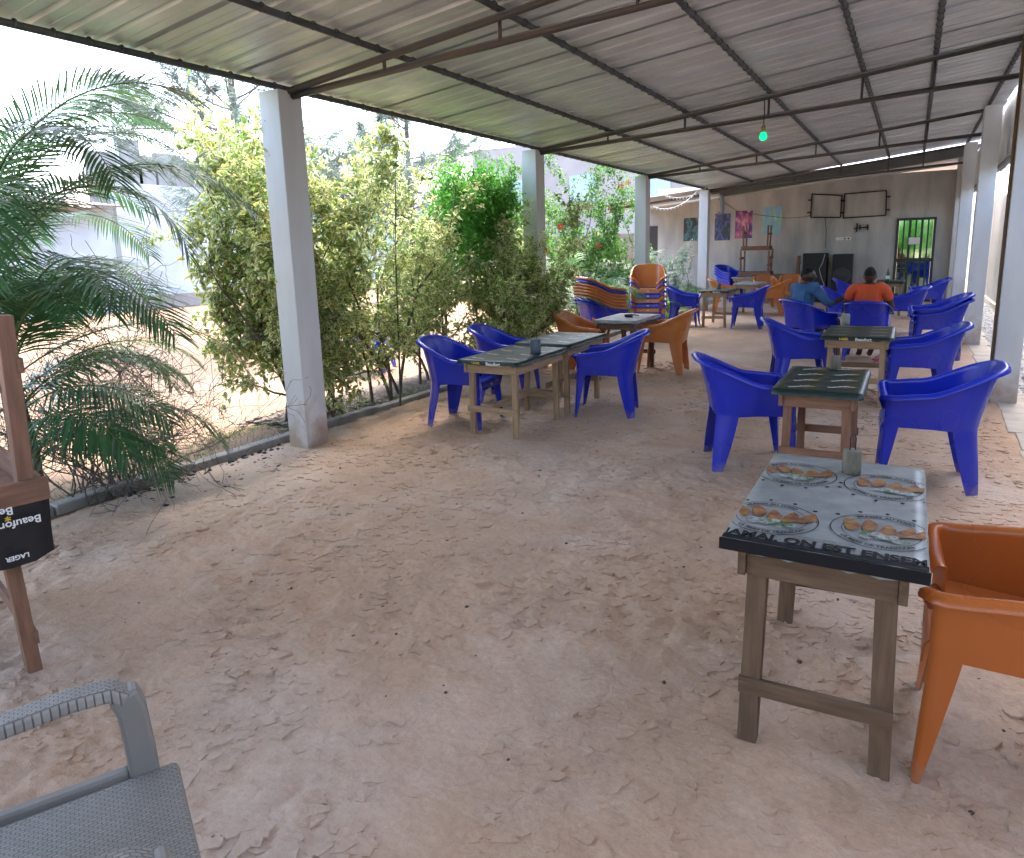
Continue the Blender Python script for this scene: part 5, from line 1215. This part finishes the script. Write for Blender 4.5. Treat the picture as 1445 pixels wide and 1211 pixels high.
# --- leafless dry bush at the palm
random.seed(61); db = thing('dry_bush', 'tangled grey leafless bush around the big palm', 'shrub', (-4.98, 2.75, 0)); br_ = []
for k in range(50):
    grow((random.gauss(0, 0.16), random.gauss(0, 0.16), -0.03), (random.gauss(0.05, 0.5), random.gauss(0.1, 0.5), 1.0), random.uniform(0.6, 1.5), 0.006, 2, 0.55, 0.0, 8, 0.22, (4, 6), 0.5, br_, 0.15)
branches_obj('twigs', br_, db, M['twig'], 4, 0.0019)
# --- tufts of grass in the yard and by the bed
def tuft_stuff(name, n, fn, h, col, label):
    P = np.array([fn() for _ in range(n)]); A = rng.normal(0, 0.5, P.shape)+np.array([0, 0, 1.0]); me = quads_mesh(name, P, A, rng.uniform(0.4, 1.0, n)*h, np.full(n, 0.006), np.tile(col, (n, 1)), bend=0.2)
    o = mobj(name, me); tag(o, label, 'grass', kind='stuff')
gp = [(G(290, 622), 0.22), (G(330, 610), 0.16), (G(352, 603), 0.12), (G(270, 640), 0.12)]
def gf():
    c, s = random.choice(gp); return (c.x+random.gauss(0, s*0.6), c.y+random.gauss(0, s), -0.03)
tuft_stuff('grass_tufts', 420, gf, 0.06, (0.13, 0.22, 0.05), 'small green grass tufts sprouting from the sandy yard')
def bf():
    return (random.uniform(-5.4, -4.75), random.uniform(2.2, 8.3), 0.0)
tuft_stuff('bed_weeds', 1500, bf, 0.10, (0.10, 0.15, 0.06), 'sparse weeds along the planting bed')

# --- feathery casuarina tree in the yard
def needles_tree(x, y, h, label, seed, nb, col, dens=120, name='casuarina_tree'):
    random.seed(seed); o = thing(name, label, 'tree', (x, y, 0)); b = MB(); tp = [Vector((0.05*math.sin(z), 0.05*math.cos(z*1.3), z)) for z in np.linspace(-0.1, h, 14)]
    b.tube(tp, list(np.linspace(0.12, 0.02, 14)), 9); b.obj('trunk', M['trunk'], o); br_ = []
    for k in range(nb):
        t = random.uniform(0.26, 0.98); z = h*t; a = random.uniform(0, 6.28); L = (1-t)*h*0.42+0.6
        grow((0, 0, z), (math.cos(a), math.sin(a), random.uniform(0.0, 0.5)), L, 0.02, 2, 0.45, 0.05, 8, 0.10, (5, 7), 0.42, br_, 0.25)
    branches_obj('limb', br_, o, M['trunk'], 4)
    P, D = along(br_, dens, 1, 0.02); n = len(P); A = D*0.9+rng.normal(0, 0.35, P.shape)+np.array([0, 0, -0.35])
    mobj('crown', quads_mesh('crown', P, A, rng.uniform(0.10, 0.22, n), np.full(n, 0.010), np.tile(col, (n, 1)), bend=0.25), o)
needles_tree(-10.6, 8.95, 7.5, 'feathery grey green casuarina tree in the yard behind the lone pillar', 71, 42, (0.13, 0.18, 0.15), 105)
needles_tree(-10.5, 13.8, 6.5, 'second feathery casuarina behind the bougainvillea', 72, 40, (0.13, 0.18, 0.14), 105)
# --- greenery on the yard side and behind the viewer's end of the shelter (seen reflected in the door panes)
for k, (x, y, h_, sd_) in enumerate(((-3.6, -9.0, 3.2, 81), (-1.4, -9.6, 3.0, 82), (0.6, -9.2, 3.4, 83), (-0.4, -11, 4.0, 84))):
    bush('hedge_shrub', x, y, h_, ['broad leafy shrub', 'rounded leafy shrub', 'tall leafy shrub', 'tallest leafy shrub'][k]+' at the open end of the shelter', sd_, 34, 0.11, (0.06, 0.2, 0.03), (0.14, 0.3, 0.06), 7, 0.5)
bush('yard_shrub', -14.5, 19.0, 3.4, 'round green shrub at the end of the sandy yard', 85, 30, 0.11, (0.07, 0.17, 0.04), (0.16, 0.28, 0.08), 7, 0.5)
bush('yard_shrub', -11.0, 20.5, 3.8, 'leafy green shrub before the low brown wall', 86, 30, 0.11, (0.07, 0.17, 0.04), (0.16, 0.28, 0.08), 7, 0.5)
